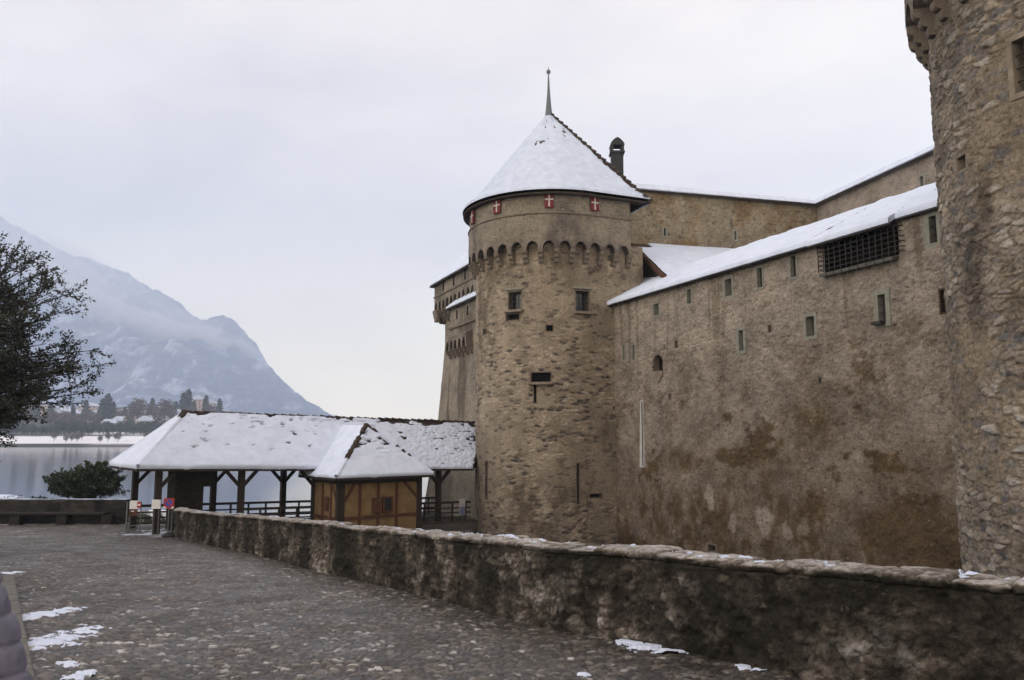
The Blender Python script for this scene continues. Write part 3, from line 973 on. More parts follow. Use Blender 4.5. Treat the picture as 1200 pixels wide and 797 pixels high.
# the wide middle of the right arrow slit sits inside it: one hole of three pieces
hl = [h for k, h in H1.items() if k not in ('a2b',)]
tsurf, tdrum = tower(CT, RT, root, z_sp, z_st, z_ev, z_ap, 0.40, 'tower_stone', 0.022, 0.47, (0.32, 0.125), 0.040, hl, 11, 2.3)
opening(tsurf, root, 'window', H1['w1'], 0.4, 0.0, 'corbel', (3, 3), True, True, True)
opening(tsurf, root, 'window', H1['w2'], 0.4, 0.0, 'corbel', (3, 3), True, True, True)
for k in ('b1', 'h1', 'h2', 'h3'): opening(tsurf, root, 'putlog_hole', H1[k], 0.3, fmat='tower_dark' if 'tower_dark' in M else 'corbel')
opening(tsurf, root, 'gun_slot', H1['slot'], 0.5, 0.0, 'corbel', None, True)
for k in ('sl1', 'a1', 'a2'): opening(tsurf, root, 'arrow_slit', H1[k], 0.4, fmat='corbel')
for u, v in ((583, 241.5), (643.5, 234.5), (696.5, 238.5), (554.5, 254)): shutter(tdrum, root, u, v)
reparent_fix(root)

C2 = Vector((12.57, 14.95))
root = empty('round_tower', (C2.x, C2.y, BASE))
tag(root, 'huge rough rubble tower with dark corbels, cut off by the right edge of view', 'tower', 'round towers of the castle')
s2_ = Shoe(C2, RT)
h_a, h_b = hole_px(s2_, 1127, 191, 11, 17), hole_px(s2_, 1203, 74, 30, 64)
zs2 = P(1085, 40, 16.9).z
t2s, t2d = tower(C2, RT, root, zs2, zs2 + 1.6, zs2 + 2.6, zs2 + 6.6, 0.43, 'near_stone', 0.042, 0.50, (0.34, 0.14), 0.027, [h_a, h_b], 23, 2.3, fine=False)
opening(t2s, root, 'window', h_a, 0.35, fmat='sandstone_warm')
opening(t2s, root, 'window', h_b, 0.45, 0.10, 'sandstone_warm', (2, 3))
reparent_fix(root)

# ------------------------------------------------------------------ curtain wall
cw = Flat(J, D, Nn)
OV = 0.32
ew = Flat(J + Nn * OV, D, Nn)
sl_ = 0.52
ze1, ze2, ze3 = ew.px(730, 351)[1], ew.px(940, 289)[1], ew.px(1040, 257)[1]
print('EAVE Z', ze1, ze2, ze3)
ZE = (ze1 + ze2 + ze3) / 3
ZW = ZE + sl_ * OV                                # roof plane over the wall face
root = empty('curtain_wall', (J.x, J.y, BASE))
tag(root, 'long stained castle wall with small windows between the two round towers, snowy roof on top', 'castle wall')
HC = {
    'n1': (769.5, 363, 6, 14), 'n2': (808, 347.5, 4.5, 17), 'n3': (854, 337, 8, 20), 'n4': (890.7, 325.5, 6, 23), 'n5': (930, 312.5, 6.5, 25),
    'n6': (1094, 269, 9, 32), 'l1': (869, 399, 5.5, 24), 'l2': (950, 382.5, 10, 23), 'l3': (1034, 361, 9, 32), 'e1': (1105, 353, 6, 27),
    't1': (731, 413, 2.2, 18), 't2': (742.5, 413, 2.6, 18), 'p1': (792.5, 403.5, 3, 8), 'p2': (902, 385, 3.5, 8), 'base': (834, 642.5, 9, 8),
    'niche': (771, 429, 12, 26), 'p3': (961, 446, 2.5, 7), 'p4': (785, 465, 2.5, 7)}
HC = {k: hole_px(cw, *q) for k, q in HC.items()}
sA, sB = cw.px(966, 300)[0], cw.px(1053, 280)[0]
zt_, zb_ = ZW - 0.25, cw.px(1010, 309)[1]
HC['big'] = (sA, sB, zb_, zt_)
ends = cw.px(1123, 600)[0]
blobs = [(cw.px(u, v), a, b, k) for u, v, a, b, k in (
    (950, 500, 2.0, 1.5, 0.75), (900, 540, 3.4, 1.2, 0.65), (800, 545, 2.6, 0.7, 0.8), (945, 440, 2.4, 1.6, 0.2), (740, 635, 1.2, 0.8, 1.0), (1080, 630, 3.0, 1.4, 1.0), (1060, 570, 3.0, 1.7, 0.6),
    (960, 590, 3.0, 1.2, 0.6), (830, 610, 4.0, 1.2, 0.6), (760, 590, 1.5, 1.2, 0.5), (1085, 560, 0.9, 0.8, 0.6), (820, 500, 3.0, 0.9, 0.35), (870, 460, 2.5, 1.2, 0.25), (950, 400, 0.9, 0.6, 0.15), (1000, 520, 1.6, 1.6, 0.3))]
def curtain_stain(S, Z, B):
    wx_, wz_ = S + 1.3 * (fbm(S * 0.8, Z * 0.8, 90, 4) - 0.5), Z + 1.1 * (fbm(S * 0.8, Z * 0.8, 95, 4) - 0.5)
    t_ = np.zeros_like(S)
    for (s, z), a, b, k in blobs:
        t_ = np.maximum(t_, k * np.exp(-(((wx_ - s) / a) ** 2 + ((wz_ - z) / b) ** 2)))
    fine_ = fbm(S * 4, Z * 3, 99, 5, 0.65)
    t_ = t_ * (0.52 + 0.85 * fine_) + 0.6 * sst(0.62, 0.75, fbm(S * 0.9, Z * 1.5, 101, 5, 0.6)) * sst(ZE, ZE - 5, Z)
    low = sst(1.0, -3.4, Z + 2.4 * (fbm(S * 0.35, Z * 0.5, 110, 4, 0.6) - 0.5)) * (0.50 + 0.60 * sst(0.28, 0.74, fbm(S * 2.2, Z * 1.3, 112, 6, 0.70)))
    run = sst(0.54, 0.70, fbm(S * 2.8, Z * 0.16, 118, 4, 0.6)) * sst(-1.0, 5.5, Z + 3 * (fbm(S * 1.3, 0 * S, 119, 3) - 0.5)) * 0.42
    mott = (0.16 + 0.36 * sst(0.44, 0.66, fbm(S * 1.4, Z * 1.4, 121, 6, 0.68))) * sst(4.8, 1.8, Z)
    o = np.clip(np.maximum.reduce([t_ * 0.95, low * 0.85, run, mott]) + 0.30 * t_, 0, 0.95)
    pale = np.zeros_like(S)
    for (s, z), a, b, k in pales:
        pale = np.maximum(pale, k * sst(1.0, 0.35, ((S - s + 0.5 * (fbm(S * 3, Z * 3, 131, 4) - 0.5)) / a) ** 2 + ((Z - z + 0.6 * (fbm(S * 3, Z * 2, 133, 4) - 0.5)) / b) ** 2))
    return o * (1 - pale)
pales = [(cw.px(u, v), a, b, k) for u, v, a, b, k in ((832, 582, 0.35, 0.7, 0.9), (896, 612, 0.45, 0.7, 0.9), (858, 612, 0.3, 0.35, 0.7), (921, 620, 0.25, 0.3, 0.7), (790, 625, 0.15, 0.3, 0.7), (770, 500, 0.5, 1.5, 0.5), (905, 425, 1.2, 0.6, 0.6))]
def disp_curtain(S, Z, sid, ed, seed):
    st_ = sst(0.02, 0.25, ed)
    n1 = fbm(S * 3.5, Z * 4, 140, 6, 0.62) - 0.5
    rough_up = sst(-1.5, 3.5, Z + 1.5 * (fbm(S * 0.4, Z * 0.4, 8, 3) - 0.5))
    d = 0.030 * st_ * (0.2 + sid) * (0.25 + 0.75 * rough_up) + 0.12 * n1
    G = 1 - st_ * (0.25 + 0.6 * rough_up * (sid < 0.5))
    return d, sid, G, 0 * S
stone_surface(cw, -1.0, 27.0, BASE, ZW - 0.1, 0.042, 0.04, [h for k, h in HC.items() if k != 'niche'] + [HC['niche']], disp_curtain, curtain_stain, root, 'wall', M['curtain_stone'], cell=(0.27, 0.15), seed=37)
for k in ('n1', 'n3', 'l1', 'l2'): opening(cw, root, 'window', HC[k], 0.35, 0.11 if k != 'n1' else 0.08, 'sandstone')
for k in ('n2', 'n4', 'n5'): opening(cw, root, 'loophole', HC[k], 0.14, 0.07, 'sandstone')
for k in ('n6', 'l3'): opening(cw, root, 'window', HC[k], 0.3, 0.16, 'sandstone', (2, 2), k == 'l3' and False)
opening(cw, root, 'window', HC['e1'], 0.35, 0, 'wood_mid')
for k in ('t1', 't2'): opening(cw, root, 'loophole', HC[k], 0.2, 0, 'sandstone')
for k in ('p1', 'p2', 'base', 'p3', 'p4'): opening(cw, root, 'putlog_hole', HC[k], 0.3, 0, 'corbel')
zz = Vector((0, 0, 1))
def on_wall(u, v, surf=None):
    s, z = (surf or cw).px(u, v)
    return frame_at(surf or cw, s, z)
c, e, n = on_wall(736.7, 413)
MB().ob(c + n * 0.01, e * 0.10, n * 0.05, zz * 0.42).build('stone_mullion', M['sandstone'], root)
c, e, n = on_wall(1033, 379)                      # little basket of iron at the foot of the right window
MB().ob(c + n * 0.12, e * 0.17, n * 0.12, zz * 0.05).build('iron_basket', M['iron'], root)
# arched niche
h = HC['niche']
o = opening(cw, root, 'niche', h, 0.35, 0, 'curtain_stone')
c, e, n = frame_at(cw, (h[0] + h[1]) / 2, h[3])
w = (h[1] - h[0]) / 2
arc = [(-w - 0.05, 0.06), (w + 0.05, 0.06), (w + 0.05, -w)] + [(w * math.cos(a_), -w + w * math.sin(a_)) for a_ in np.linspace(0, math.pi, 13)] + [(-w - 0.05, -w)]
MB().prism(arc, c - n * 0.30, e, zz, n * 0.305).build('arch_head', M['curtain_stone'], o)
c, e, n = frame_at(cw, (h[0] + h[1]) / 2, h[2])
MB().prism([(-w, 0.25), (w, 0.25), (w, 0.05), (0.06, -0.28), (-0.06, -0.28), (-w, 0.05)], c - n * 0.2, e, zz, n * 0.26).build('spout', M['sandstone_warm'], o)
# tall pale gauge strip
s_, z_ = cw.px(753.5, 508)
c, e, n = frame_at(cw, s_, z_)
hh = abs(cw.px(753.5, 469)[1] - cw.px(753.5, 548)[1]) / 2
o = MB().prism([(-0.20, -hh), (0.17, -hh), (0.13, hh - 0.15), (0.02, hh), (-0.06, hh - 0.1)], c - n * 0.02, e, zz, n * 0.10).build('gauge_strip', M['gauge'], root)
MB().ob(c + n * 0.10 + e * 0.10, e * 0.012, n * 0.02, zz * hh * 0.95).build('rod', M['metal'], o)
# big barred opening under the eave
h = HC['big']
mb = MB()
c, e, n = frame_at(cw, (h[0] + h[1]) / 2, (h[2] + h[3]) / 2)
w, hh = (h[1] - h[0]) / 2, (h[3] - h[2]) / 2
mb.ob(c - n * 1.0, e * w, n * 0.02, zz * hh)
for sx in (-1, 1): mb.ob(c + e * sx * (w + 0.03) - n * 0.5, e * 0.03, n * 0.5, zz * hh)
mb.ob(c - n * 0.5 - zz * (hh + 0.03), e * w, n * 0.48, zz * 0.03)
o = mb.build('barred_opening', M['dark'], root)
b = MB()
nv, nh = 13, 6
for k in range(nv + 1):
    x = -w - 0.05 + (2 * w + 0.1) * k / nv
    b.tube([c + e * x + n * 0.22 - zz * (hh + 0.02), c + e * x + n * 0.22 + zz * hh], 0.017, 6)
for k in range(nh):
    y = -hh + 2 * hh * (k + 0.4) / nh
    b.tube([c - e * (w + 0.06) + n * 0.0 + zz * y, c - e * (w + 0.06) + n * 0.22 + zz * y, c + e * (w + 0.06) + n * 0.22 + zz * y, c + e * (w + 0.20) + n * 0.0 + zz * y], 0.015, 6)
b.build('grille', M['iron'], o)
sb_ = MB()
for k in range(9):
    x = -w + 2 * w * (k + 0.5) / 9
    sb_.ob(c + e * x - zz * (hh + 0.10) + n * 0.12, e * (w / 9 - 0.02), n * 0.16 + zz * -0.03, zz * 0.05 + n * 0.01)
sb_.build('sill_slabs', M['wood_grey'], o)
# roof over the wall walk
tiles, snow = Grids(), Grids()
def at_roof(s, o):                                 # point of the outer roof plane, o metres outside the wall face
    q = J + D * s + Nn * o
    return (q.x, q.y, ZW - sl_ * o)
def th_curt(a_, m_, s_, t_):
    return 0.125 + 0.10 * (fbm(a_ * 0.7, m_ * 1.1, 14, 5) - 0.5) - 0.02 * sst(0.55, 0.7, fbm(a_ * 1.7, m_ * 2.5, 15, 4))
segs = [(-1.6, sA - 0.25, OV), (sA - 0.25, sB + 0.1, OV + 0.14), (sB + 0.1, 27.0, OV - 0.12)]
for a_, b_, o_ in segs:
    roof_slope(tiles, snow, at_roof(a_, o_), at_roof(b_, o_), at_roof(b_, -3.0), at_roof(a_, -3.0), th_curt, step=0.055)
_o = np.linspace(segs[2][2], segs[1][2], 6)
_e = np.array([at_roof(segs[1][1], q) for q in _o])
snow.add(np.stack([_e[:, 0]] * 2), np.stack([_e[:, 1]] * 2), np.stack([_e[:, 2] - 0.05, _e[:, 2] + 0.11]))
def at_back(s, o):
    q = J + D * s - Nn * (3.0 + o)
    return (q.x, q.y, ZW + sl_ * 3.0 - sl_ * o)
roof_slope(tiles, snow, at_back(27, 3.2), at_back(3.5, 3.2), at_back(3.5, 0), at_back(27, 0), th_curt, step=0.2)
roof = tiles.build('roof', M['tile'], root)
snow.build('snow', M['snow'], roof)
mb = MB()
for a_, b_, o_ in segs:                             # eave board and boarded soffit
    p, q = Vector(at_roof(a_ + 0.01, o_ - 0.06)), Vector(at_roof(b_ - 0.01, o_ - 0.06))
    mb.beam(p - zz * 0.09, q - zz * 0.09, 0.05, 0.10)
    mb.face([Vector(at_roof(a_, o_ - 0.03)) - zz * 0.06, Vector(at_roof(b_, o_ - 0.03)) - zz * 0.06, Vector(at_roof(b_, -0.3)) - zz * 0.08, Vector(at_roof(a_, -0.3)) - zz * 0.08])
mb.build('eave_board', M['wood'], root)
mb = MB()
q0, q1 = J + D * -1.0 - Nn * 2.9, J + D * 27 - Nn * 2.9
mb.face([(q0.x, q0.y, BASE), (q1.x, q1.y, BASE), (q1.x, q1.y, ZW + 1.4), (q0.x, q0.y, ZW + 1.4)])
mb.build('inner_wall', M['far_stone'], root)
reparent_fix(root)

# ------------------------------------------------------------------ upper castle building behind
E0 = P(745, 222, 42.0)
ZT = P(757, 223, 42.2).z
Yc = Yz(957, 240, ZT); Kc = P(957, 240, Yc)
Yr_ = Yz(1097, 176, ZT); Kr = P(1097, 176, Yr_)
print('KEEP', ZT, Kc, Kr)
root = empty('castle_building', (Kc.x, Kc.y, BASE))
tag(root, 'tall ochre stained upper castle building with snowy roof edge and one dark chimney', 'building')
q0, q1, q2 = Vector((E0.x, E0.y)), Vector((Kc.x, Kc.y)), Vector((Kr.x, Kr.y))
d1 = (q1 - q0).normalized(); n1_ = Vector((d1.y, -d1.x)); n1_ = n1_ if n1_.y < 0 else -n1_
d2 = (q2 - q1).normalized(); n2_ = Vector((d2.y, -d2.x)); n2_ = n2_ if n2_.x < 0 else -n2_
yw, rw = Flat(q0, d1, n1_), Flat(q1, d2, n2_)
def disp_plain(S, Z, sid, ed, seed):
    n1 = fbm(S * 2, Z * 2.4, seed, 5, 0.6) - 0.5
    B = np.clip(sst(0.44, 0.62, fbm(S * 0.6, Z * 0.45, seed + 1, 5, 0.6)) * 0.8, 0, 0.9)
    return 0.04 * n1 + 0.010 * sst(0.02, 0.2, ed), sid, 1 - 0.4 * sst(0.02, 0.2, ed), B
def st_yellow(S, Z, B):
    return np.clip(B * 0.8 + 0.7 * sst(1.2, 0.2, S) * sst(0.3, 0.6, fbm(S * 3, Z * 0.6, 4, 3)), 0, 0.9)
Ly, Lr = (q1 - q0).length, 14.0
hy = [hole_px(yw, 779, 272, 2.6, 9), hole_px(yw, 861.5, 276, 2.4, 10)]
hr = [hole_px(rw, 1080.5, 214, 4, 15)]
stone_surface(yw, -4.0, Ly, 4.0, ZT, 0.10, 0.09, hy, disp_plain, st_yellow, root, 'wall', M['ochre_wall'], cell=(0.4, 0.25), seed=61)
stone_surface(rw, 0.0, Lr, 4.0, ZT, 0.10, 0.09, hr, disp_plain, lambda S, Z, B: B * 0.35, root, 'wall', M['curtain_stone'], cell=(0.4, 0.25), seed=67)
for h in hy: opening(yw, root, 'loophole', h, 0.3, 0.10, 'sandstone')
for h in hr: opening(rw, root, 'loophole', h, 0.3, 0.14, 'sandstone')
c, e, n = on_wall(857, 262, yw)
MB().ob(c + n * 0.05, e * 0.05, n * 0.06, zz * 0.25).build('stone_spout', M['corbel'], root)
c, e, n = on_wall(742.5, 262, yw)
tiles, snow = Grids(), Grids()
th_k = lambda a_, m_, s_, t_: 0.22 + 0.08 * (fbm(a_ * 0.6, m_ * 0.8, 19, 4) - 0.5)
ovk = 0.30
ins = q1 + n1_ * ovk + n2_ * ovk
def zq(p, z): return (p.x, p.y, z)
pa = q0 - d1 * 4.0
roof_slope(tiles, snow, zq(pa + n1_ * ovk, ZT), zq(ins, ZT), zq(q1 - n1_ * 5 - n2_ * 5, ZT + 0.75), zq(pa - n1_ * 5, ZT + 0.75), th_k, step=0.16)
pb = q1 + d2 * Lr
roof_slope(tiles, snow, zq(ins, ZT), zq(pb + n2_ * ovk, ZT), zq(pb - n2_ * 5, ZT + 0.75), zq(q1 - n1_ * 5 - n2_ * 5, ZT + 0.75), th_k, step=0.16)
roof = tiles.build('roof', M['tile'], root)
snow.build('snow', M['snow'], roof)
mb = MB()
mb.beam(zq(pa + n1_ * (ovk - 0.05), ZT - 0.08), zq(ins, ZT - 0.08), 0.05, 0.14)
mb.beam(zq(ins, ZT - 0.083), zq(pb + n2_ * (ovk - 0.05), ZT - 0.083), 0.05, 0.14)
mb.face([zq(pa + n1_ * ovk, ZT - 0.02), zq(ins, ZT - 0.02), zq(q1 - n1_ * 0.05 - n2_ * 0.05, ZT - 0.01), zq(pa - n1_ * 0.05, ZT - 0.01)])
mb.face([zq(ins, ZT - 0.024), zq(pb + n2_ * ovk, ZT - 0.024), zq(pb - n2_ * 0.05, ZT - 0.014), zq(q1 - n1_ * 0.05 - n2_ * 0.05, ZT - 0.014)])
mb.build('eave_board', M['wood'], root)
# chimney
cc = P(723, 190, 45.0)
zt0, zt1 = P(723, 196, 45).z - 2.6, P(723, 179, 45).z
mb = MB()
mb.box(cc.x - 0.33, cc.x + 0.33, cc.y - 0.33, cc.y + 0.33, zt0, zt1 - 0.12)
mb.box(cc.x - 0.42, cc.x + 0.42, cc.y - 0.42, cc.y + 0.42, zt1 - 0.12, zt1)
ch = mb.build('chimney', M['rubber'], roof)
mb = MB()
for sx in (-1, 1):
    mb.box(cc.x + sx * 0.31 - 0.07, cc.x + sx * 0.31 + 0.07, cc.y - 0.36, cc.y + 0.36, zt1, zt1 + 0.36)
arc = [(-0.42, 0.24), (0.42, 0.24), (0.36, 0.40), (0.16, 0.62), (0.0, 0.70), (-0.16, 0.62), (-0.36, 0.40)]
mb.prism(arc, (cc.x, cc.y - 0.38, zt1 + 0.12), (1, 0, 0), (0, 0, 1), (0, 0.76, 0))
mb.lathe([(0.07, 0.74), (0.05, 0.82), (0.0, 0.86)], (cc.x, cc.y, zt1), 8)
mb.build('chimney_cap', M['rubber'], ch)
reparent_fix(root)

# ------------------------------------------------------------------ lean-to roof in the corner between tower and wall
root = empty('lean_to', (J.x + 2, J.y + 2, 5.0))
tag(root, 'steep snow covered lean-to roof with dark boarded gable, tucked behind the tower', 'lean-to')
sT0, zT0 = yw.px(741, 286)
sT1, zT1 = yw.px(872, 294)
zT = (zT0 + zT1) / 2
T0, T1 = v3(q0 + d1 * sT0, zT), v3(q0 + d1 * sT1, zT)
# lower end of the rake lies in the curtain roof plane on the sight line of its pixel
best = None
for Yk in np.linspace(34, 42, 400):
    p = P(783, 327, Yk)
    o_ = (Vector((p.x, p.y)) - J).dot(Nn)
    dz = p.z - (ZW - sl_ * o_)
    if best is None or abs(dz) < best[0]: best = (abs(dz), p)
V0 = best[1]
print('LEANTO', T0, T1, V0)
ext = V0 + (V0 - T0) * 0.25
far = T1 + (T1 - T0) * 0.4
tiles, snow = Grids(), Grids()
def th_l(a_, m_, s_, t_):
    return 0.11 + 0.08 * (fbm(a_ * 0.7, m_ * 0.9, 24, 4) - 0.5) - 0.3 * sst(0.14, 0.08, s_ + 0.05 * fbm(a_ * 3, m_ * 3, 2, 2)) * sst(0.86, 0.93, t_) - 0.14 * sst(0.15, 0.05, a_)
roof_slope(tiles, snow, ext, far + (ext - T0), far, T0, th_l, step=0.08)
roof = tiles.build('roof', M['tile'], root)
snow.build('snow', M['snow'], roof)
mb = MB()
rd = (T0 - ext).normalized()
side = (T1 - T0).normalized()
mb.beam(ext - zz * 0.08 - side * 0.05, T0 + rd * 0.25 - zz * 0.08 - side * 0.05, 0.10, 0.20)
mb.build('verge_board', M['wood_red'], root)
mb = MB()
a_, b_ = T0 + side * 0.15, ext + side * 0.15
mb.face([a_ - zz * 0.1, b_ - zz * 0.1, Vector((b_.x, b_.y, 5.2)), Vector((a_.x, a_.y, 5.2))])
for k in range(9):
    p = a_.lerp(b_, (k + 0.5) / 9) - side * 0.02
    mb.ob((p.x, p.y, (p.z - 0.15 + 5.2) / 2), (b_ - a_).to_2d().to_3d() / 19, side * 0.02, zz * ((p.z - 0.15 - 5.2) / 2))
mb.build('boarding', M['wood'], root)
c = T0.lerp(ext, 0.62) + side * 0.10
MB().ob((c.x, c.y, c.z - 0.85), (rd.x * 0.12, rd.y * 0.12, 0), side * 0.06, zz * 0.40).build('slit_opening', M['wood_grey'], root)
reparent_fix(root)

# ------------------------------------------------------------------ square tower behind, left
F0 = P(521.5, 410, 55.0)
f0 = Vector((F0.x, F0.y))
root = empty('square_tower', (f0.x + 2, f0.y - 1, BASE))
tag(root, 'grey square tower half hidden behind round tower, dark arches under its roof', 'tower')
st_f = Flat(f0, D, Nn)
zq0 = P(511.5, 334, 55).z; zsp = P(513, 364, 55).z; zcb = P(520, 377, 55).z
LD, LW, ovs = 8.5, 6.5, 0.62
Bn = -Nn
def batter(z):
    return np.interp(z, [BASE, -4.6, P(0, 495, 55).z, P(0, 406, 55).z, 20], [1.9, 1.35, 0.47, 0.0, 0.0])
sa, za = np.linspace(0, LD, 90), np.linspace(BASE, zsp + 0.3, 140)
S, Z = np.meshgrid(sa, za)
g = Grids()
f1, f2, sid = vor(S / 0.4, Z / 0.2, 44)
B = np.clip(sst(0.5, 0.72, fbm(S * 0.9, Z * 0.3, 46, 5)) * 0.6 + 0.8 * sst(-0.5, -3.0, Z), 0, 1)  # wall foot darkened: bridge roof's shade painted in, besides stains
bt = batter(Z) + 0.04 * (fbm(S * 2, Z * 2, 45, 4) - 0.5)
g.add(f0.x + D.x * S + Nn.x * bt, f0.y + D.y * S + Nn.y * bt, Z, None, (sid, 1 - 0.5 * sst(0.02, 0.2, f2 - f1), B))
sw = np.linspace(0, LW, 40)
S2, Z2 = np.meshgrid(sw, za)
b2 = batter(Z2)
fx = S2 * (1 + b2 / LW) - b2
g.add(f0.x + Bn.x * fx - D.x * b2 * 0.0, f0.y + Bn.y * fx, Z2, None, (0.5 + 0 * S2, 0.7 + 0 * S2, 0 * S2))
o_ = f0 + D * LD
g.add(o_.x + Bn.x * fx, o_.y + Bn.y * fx, Z2, None, (0.5 + 0 * S2, 0.7 + 0 * S2, 0 * S2))
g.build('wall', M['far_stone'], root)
def arch_band(surf_o, d_, n_, length, zsp, ztop, ov, bay, rise, mat, parent, thick=0.3, name='arch_band'):
    """corbelled band with a row of round arch openings at its foot"""
    nb = max(1, int(round(length / bay)))
    bw = length / nb
    sa = np.linspace(0, length, nb * 20 + 1)
    u = np.mod(sa / bw, 1.0)
    u[-1] = 1.0
    ar = zsp + np.where(np.abs(u - 0.5) < 0.34, rise * np.sqrt(np.clip(1 - ((u - 0.5) / 0.34) ** 2, 0, 1)), 0)
    S, T = np.meshgrid(sa, np.linspace(0, 1, 12))
    Z = ar[None] * (1 - T) + ztop * T
    o_ = surf_o + n_ * ov
    nn = 0.03 * (fbm(S * 2, Z * 2, 51, 3) - 0.5)
    g = Grids()
    g.add(o_.x + d_.x * S + n_.x * nn, o_.y + d_.y * S + n_.y * nn, Z, None, (vnoise(S * 3, Z * 5, 3), 0.7 + 0 * S, sst(0.5, 0.7, fbm(S, Z, 7, 4)) * 0.5))
    k = np.array([0, 0.5, 1.0])[:, None] * (ov + 0.05)
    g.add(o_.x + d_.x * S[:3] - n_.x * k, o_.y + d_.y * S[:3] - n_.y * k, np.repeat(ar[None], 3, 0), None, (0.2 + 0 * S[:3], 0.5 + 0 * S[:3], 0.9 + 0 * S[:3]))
    o = g.build(name, mat, parent)
    return o, nb, bw
ob = f0 - D * 0.0
bo = f0 - D * ovs
arch_band(bo, D, Nn, LD + 2 * ovs, zsp, zq0, ovs, 0.78, 0.55, M['far_stone'], root)
arch_band(f0 + Nn * ovs, Bn, -D, LW + 2 * ovs, zsp, zq0, ovs, 0.78, 0.55, M['far_stone'], root)
mb = MB()
nbc = int(round((LD + 2 * ovs) / 0.78))
cme = corbel_mesh('corbel', ovs, P(513, 364, 55).z - zcb + 0.1, 0.24)
for k in range(nbc + 1):
    q = bo + D * ((LD + 2 * ovs) * k / nbc)
    o = bpy.data.objects.new('corbel', cme)
    o.location = (q.x, q.y, zsp)
    o.rotation_euler = (0, 0, math.atan2(Nn.y, Nn.x))
    link(o, root)
for k in range(9):
    q = f0 + Nn * ovs + Bn * ((LW + 2 * ovs) * k / 9.0)
    o = bpy.data.objects.new('corbel', cme)
    o.location = (q.x, q.y, zsp)
    o.rotation_euler = (0, 0, math.atan2(-D.y, -D.x))
    link(o, root)
mb = MB()
zs_ = zsp + (zq0 - zsp) * 0.52
p = bo + Nn * ovs
mb.beam(v3(p + Nn * 0.02, zs_), v3(p + D * (LD + 2 * ovs) + Nn * 0.02, zs_), 0.10, 0.10)
mb.build('string_course', M['corbel'], root)
for sx in (2.0, 4.2, 6.4):
    q = bo + Nn * (ovs + 0.012) + D * sx
    MB().ob(v3(q, zs_ + 0.55), D.to_3d() * 0.10, Nn.to_3d() * 0.02, zz * 0.38).build('slit_opening', M['dark'], root)
tiles, snow = Grids(), Grids()
oe = ovs + 0.25
k0, k1 = f0 - D * oe + Nn * oe, f0 + D * (LD + oe) + Nn * oe
k2, k3 = k1 + Bn * (LW + 2 * oe), k0 + Bn * (LW + 2 * oe)
mid0, mid1 = (k0 + k3) / 2 + D * 3.2, (k1 + k2) / 2 - D * 3.2
zr_ = zq0 + 4.3
th_s = lambda a_, m_, s_, t_: 0.08 + 0.06 * (fbm(a_ * 0.8, m_, 9, 4) - 0.5)
for a_, b_, c_, d_ in ((k0, k1, mid1, mid0), (k2, k3, mid0, mid1), (k3, k0, mid0, mid0), (k1, k2, mid1, mid1)):
    roof_slope(tiles, snow, v3(a_, zq0), v3(b_, zq0), v3(c_, zr_), v3(d_, zr_), th_s, step=0.12)
roof = tiles.build('roof', M['tile'], root)
snow.build('snow', M['snow'], roof)
mb = MB()
for a_, b_ in ((k0, k1), (k1, k2), (k2, k3), (k3, k0)):
    mb.beam(v3(a_, zq0 - 0.06), v3(b_, zq0 - 0.06), 0.08, 0.12)
mb.face([v3(k0, zq0 - 0.03), v3(k1, zq0 - 0.03), v3(k2, zq0 - 0.03), v3(k3, zq0 - 0.03)])
mb.build('eave_board', M['wood'], root)
reparent_fix(root)

# ------------------------------------------------------------------ lower gate house in front of it
G0 = P(527.3, 390, 51.5)
g0 = Vector((G0.x, G0.y))
root = empty('gate_house', (g0.x + 2, g0.y, BASE))
tag(root, 'small gate house with one snowy pent roof and corbelled box, between round and square towers', 'gate house')
gf = Flat(g0, D, Nn)
zge = P(527, 361, 51.5).z
LG = 7.5
S, Z = np.meshgrid(np.linspace(0, LG, 80), np.linspace(BASE, zge, 120))
f1, f2, sid = vor(S / 0.4, Z / 0.2, 54)
B = np.clip(sst(0.5, 0.72, fbm(S * 0.9, Z * 0.3, 56, 5)) * 0.7 + 0.8 * sst(-0.5, -3.0, Z), 0, 1)  # low wall carries painted shade from the bridge roof over its stains
bt = np.interp(Z, [BASE, -4.6, P(0, 495, 52).z, P(0, 430, 52).z, 20], [1.5, 1.0, 0.25, 0.0, 0.0]) + 0.04 * (fbm(S * 2, Z * 2, 55, 4) - 0.5)
g = Grids()
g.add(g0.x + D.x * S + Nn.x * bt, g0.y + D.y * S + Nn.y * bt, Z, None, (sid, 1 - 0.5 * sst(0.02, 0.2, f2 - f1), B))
S2, Z2 = np.meshgrid(np.linspace(0, 4, 30), np.linspace(BASE, zge, 120))
b2 = np.interp(Z2, [BASE, -4.6, P(0, 495, 52).z, P(0, 430, 52).z, 20], [1.5, 1.0, 0.25, 0.0, 0.0])
fx = S2 * (1 + b2 / 4) - b2
g.add(g0.x + Bn.x * fx, g0.y + Bn.y * fx, Z2, None, (0.5 + 0 * S2, 0.7 + 0 * S2, 0 * S2))
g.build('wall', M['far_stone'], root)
tiles, snow = Grids(), Grids()
p0, p1 = g0 - D * 0.1 + Nn * 0.25, g0 + D * LG + Nn * 0.25
roof_slope(tiles, snow, v3(p0, zge - 0.05), v3(p1, zge - 0.05), v3(p1 + Bn * 2.9, zge + 2.35), v3(p0 + Bn * 2.9, zge + 2.35), th_s, step=0.07)
roof = tiles.build('roof', M['tile'], root)
snow.build('snow', M['snow'], roof)
mb = MB()
mb.beam(v3(p0, zge - 0.13), v3(p1, zge - 0.13), 0.08, 0.12)
mb.face([v3(p0 + D * 0.1, zge - 0.1), v3(p0 + D * 0.1 + Bn * 2.9, zge + 2.25), v3(p0 + D * 0.1 + Bn * 2.9, zge - 1)])
mb.build('eave_board', M['wood'], root)
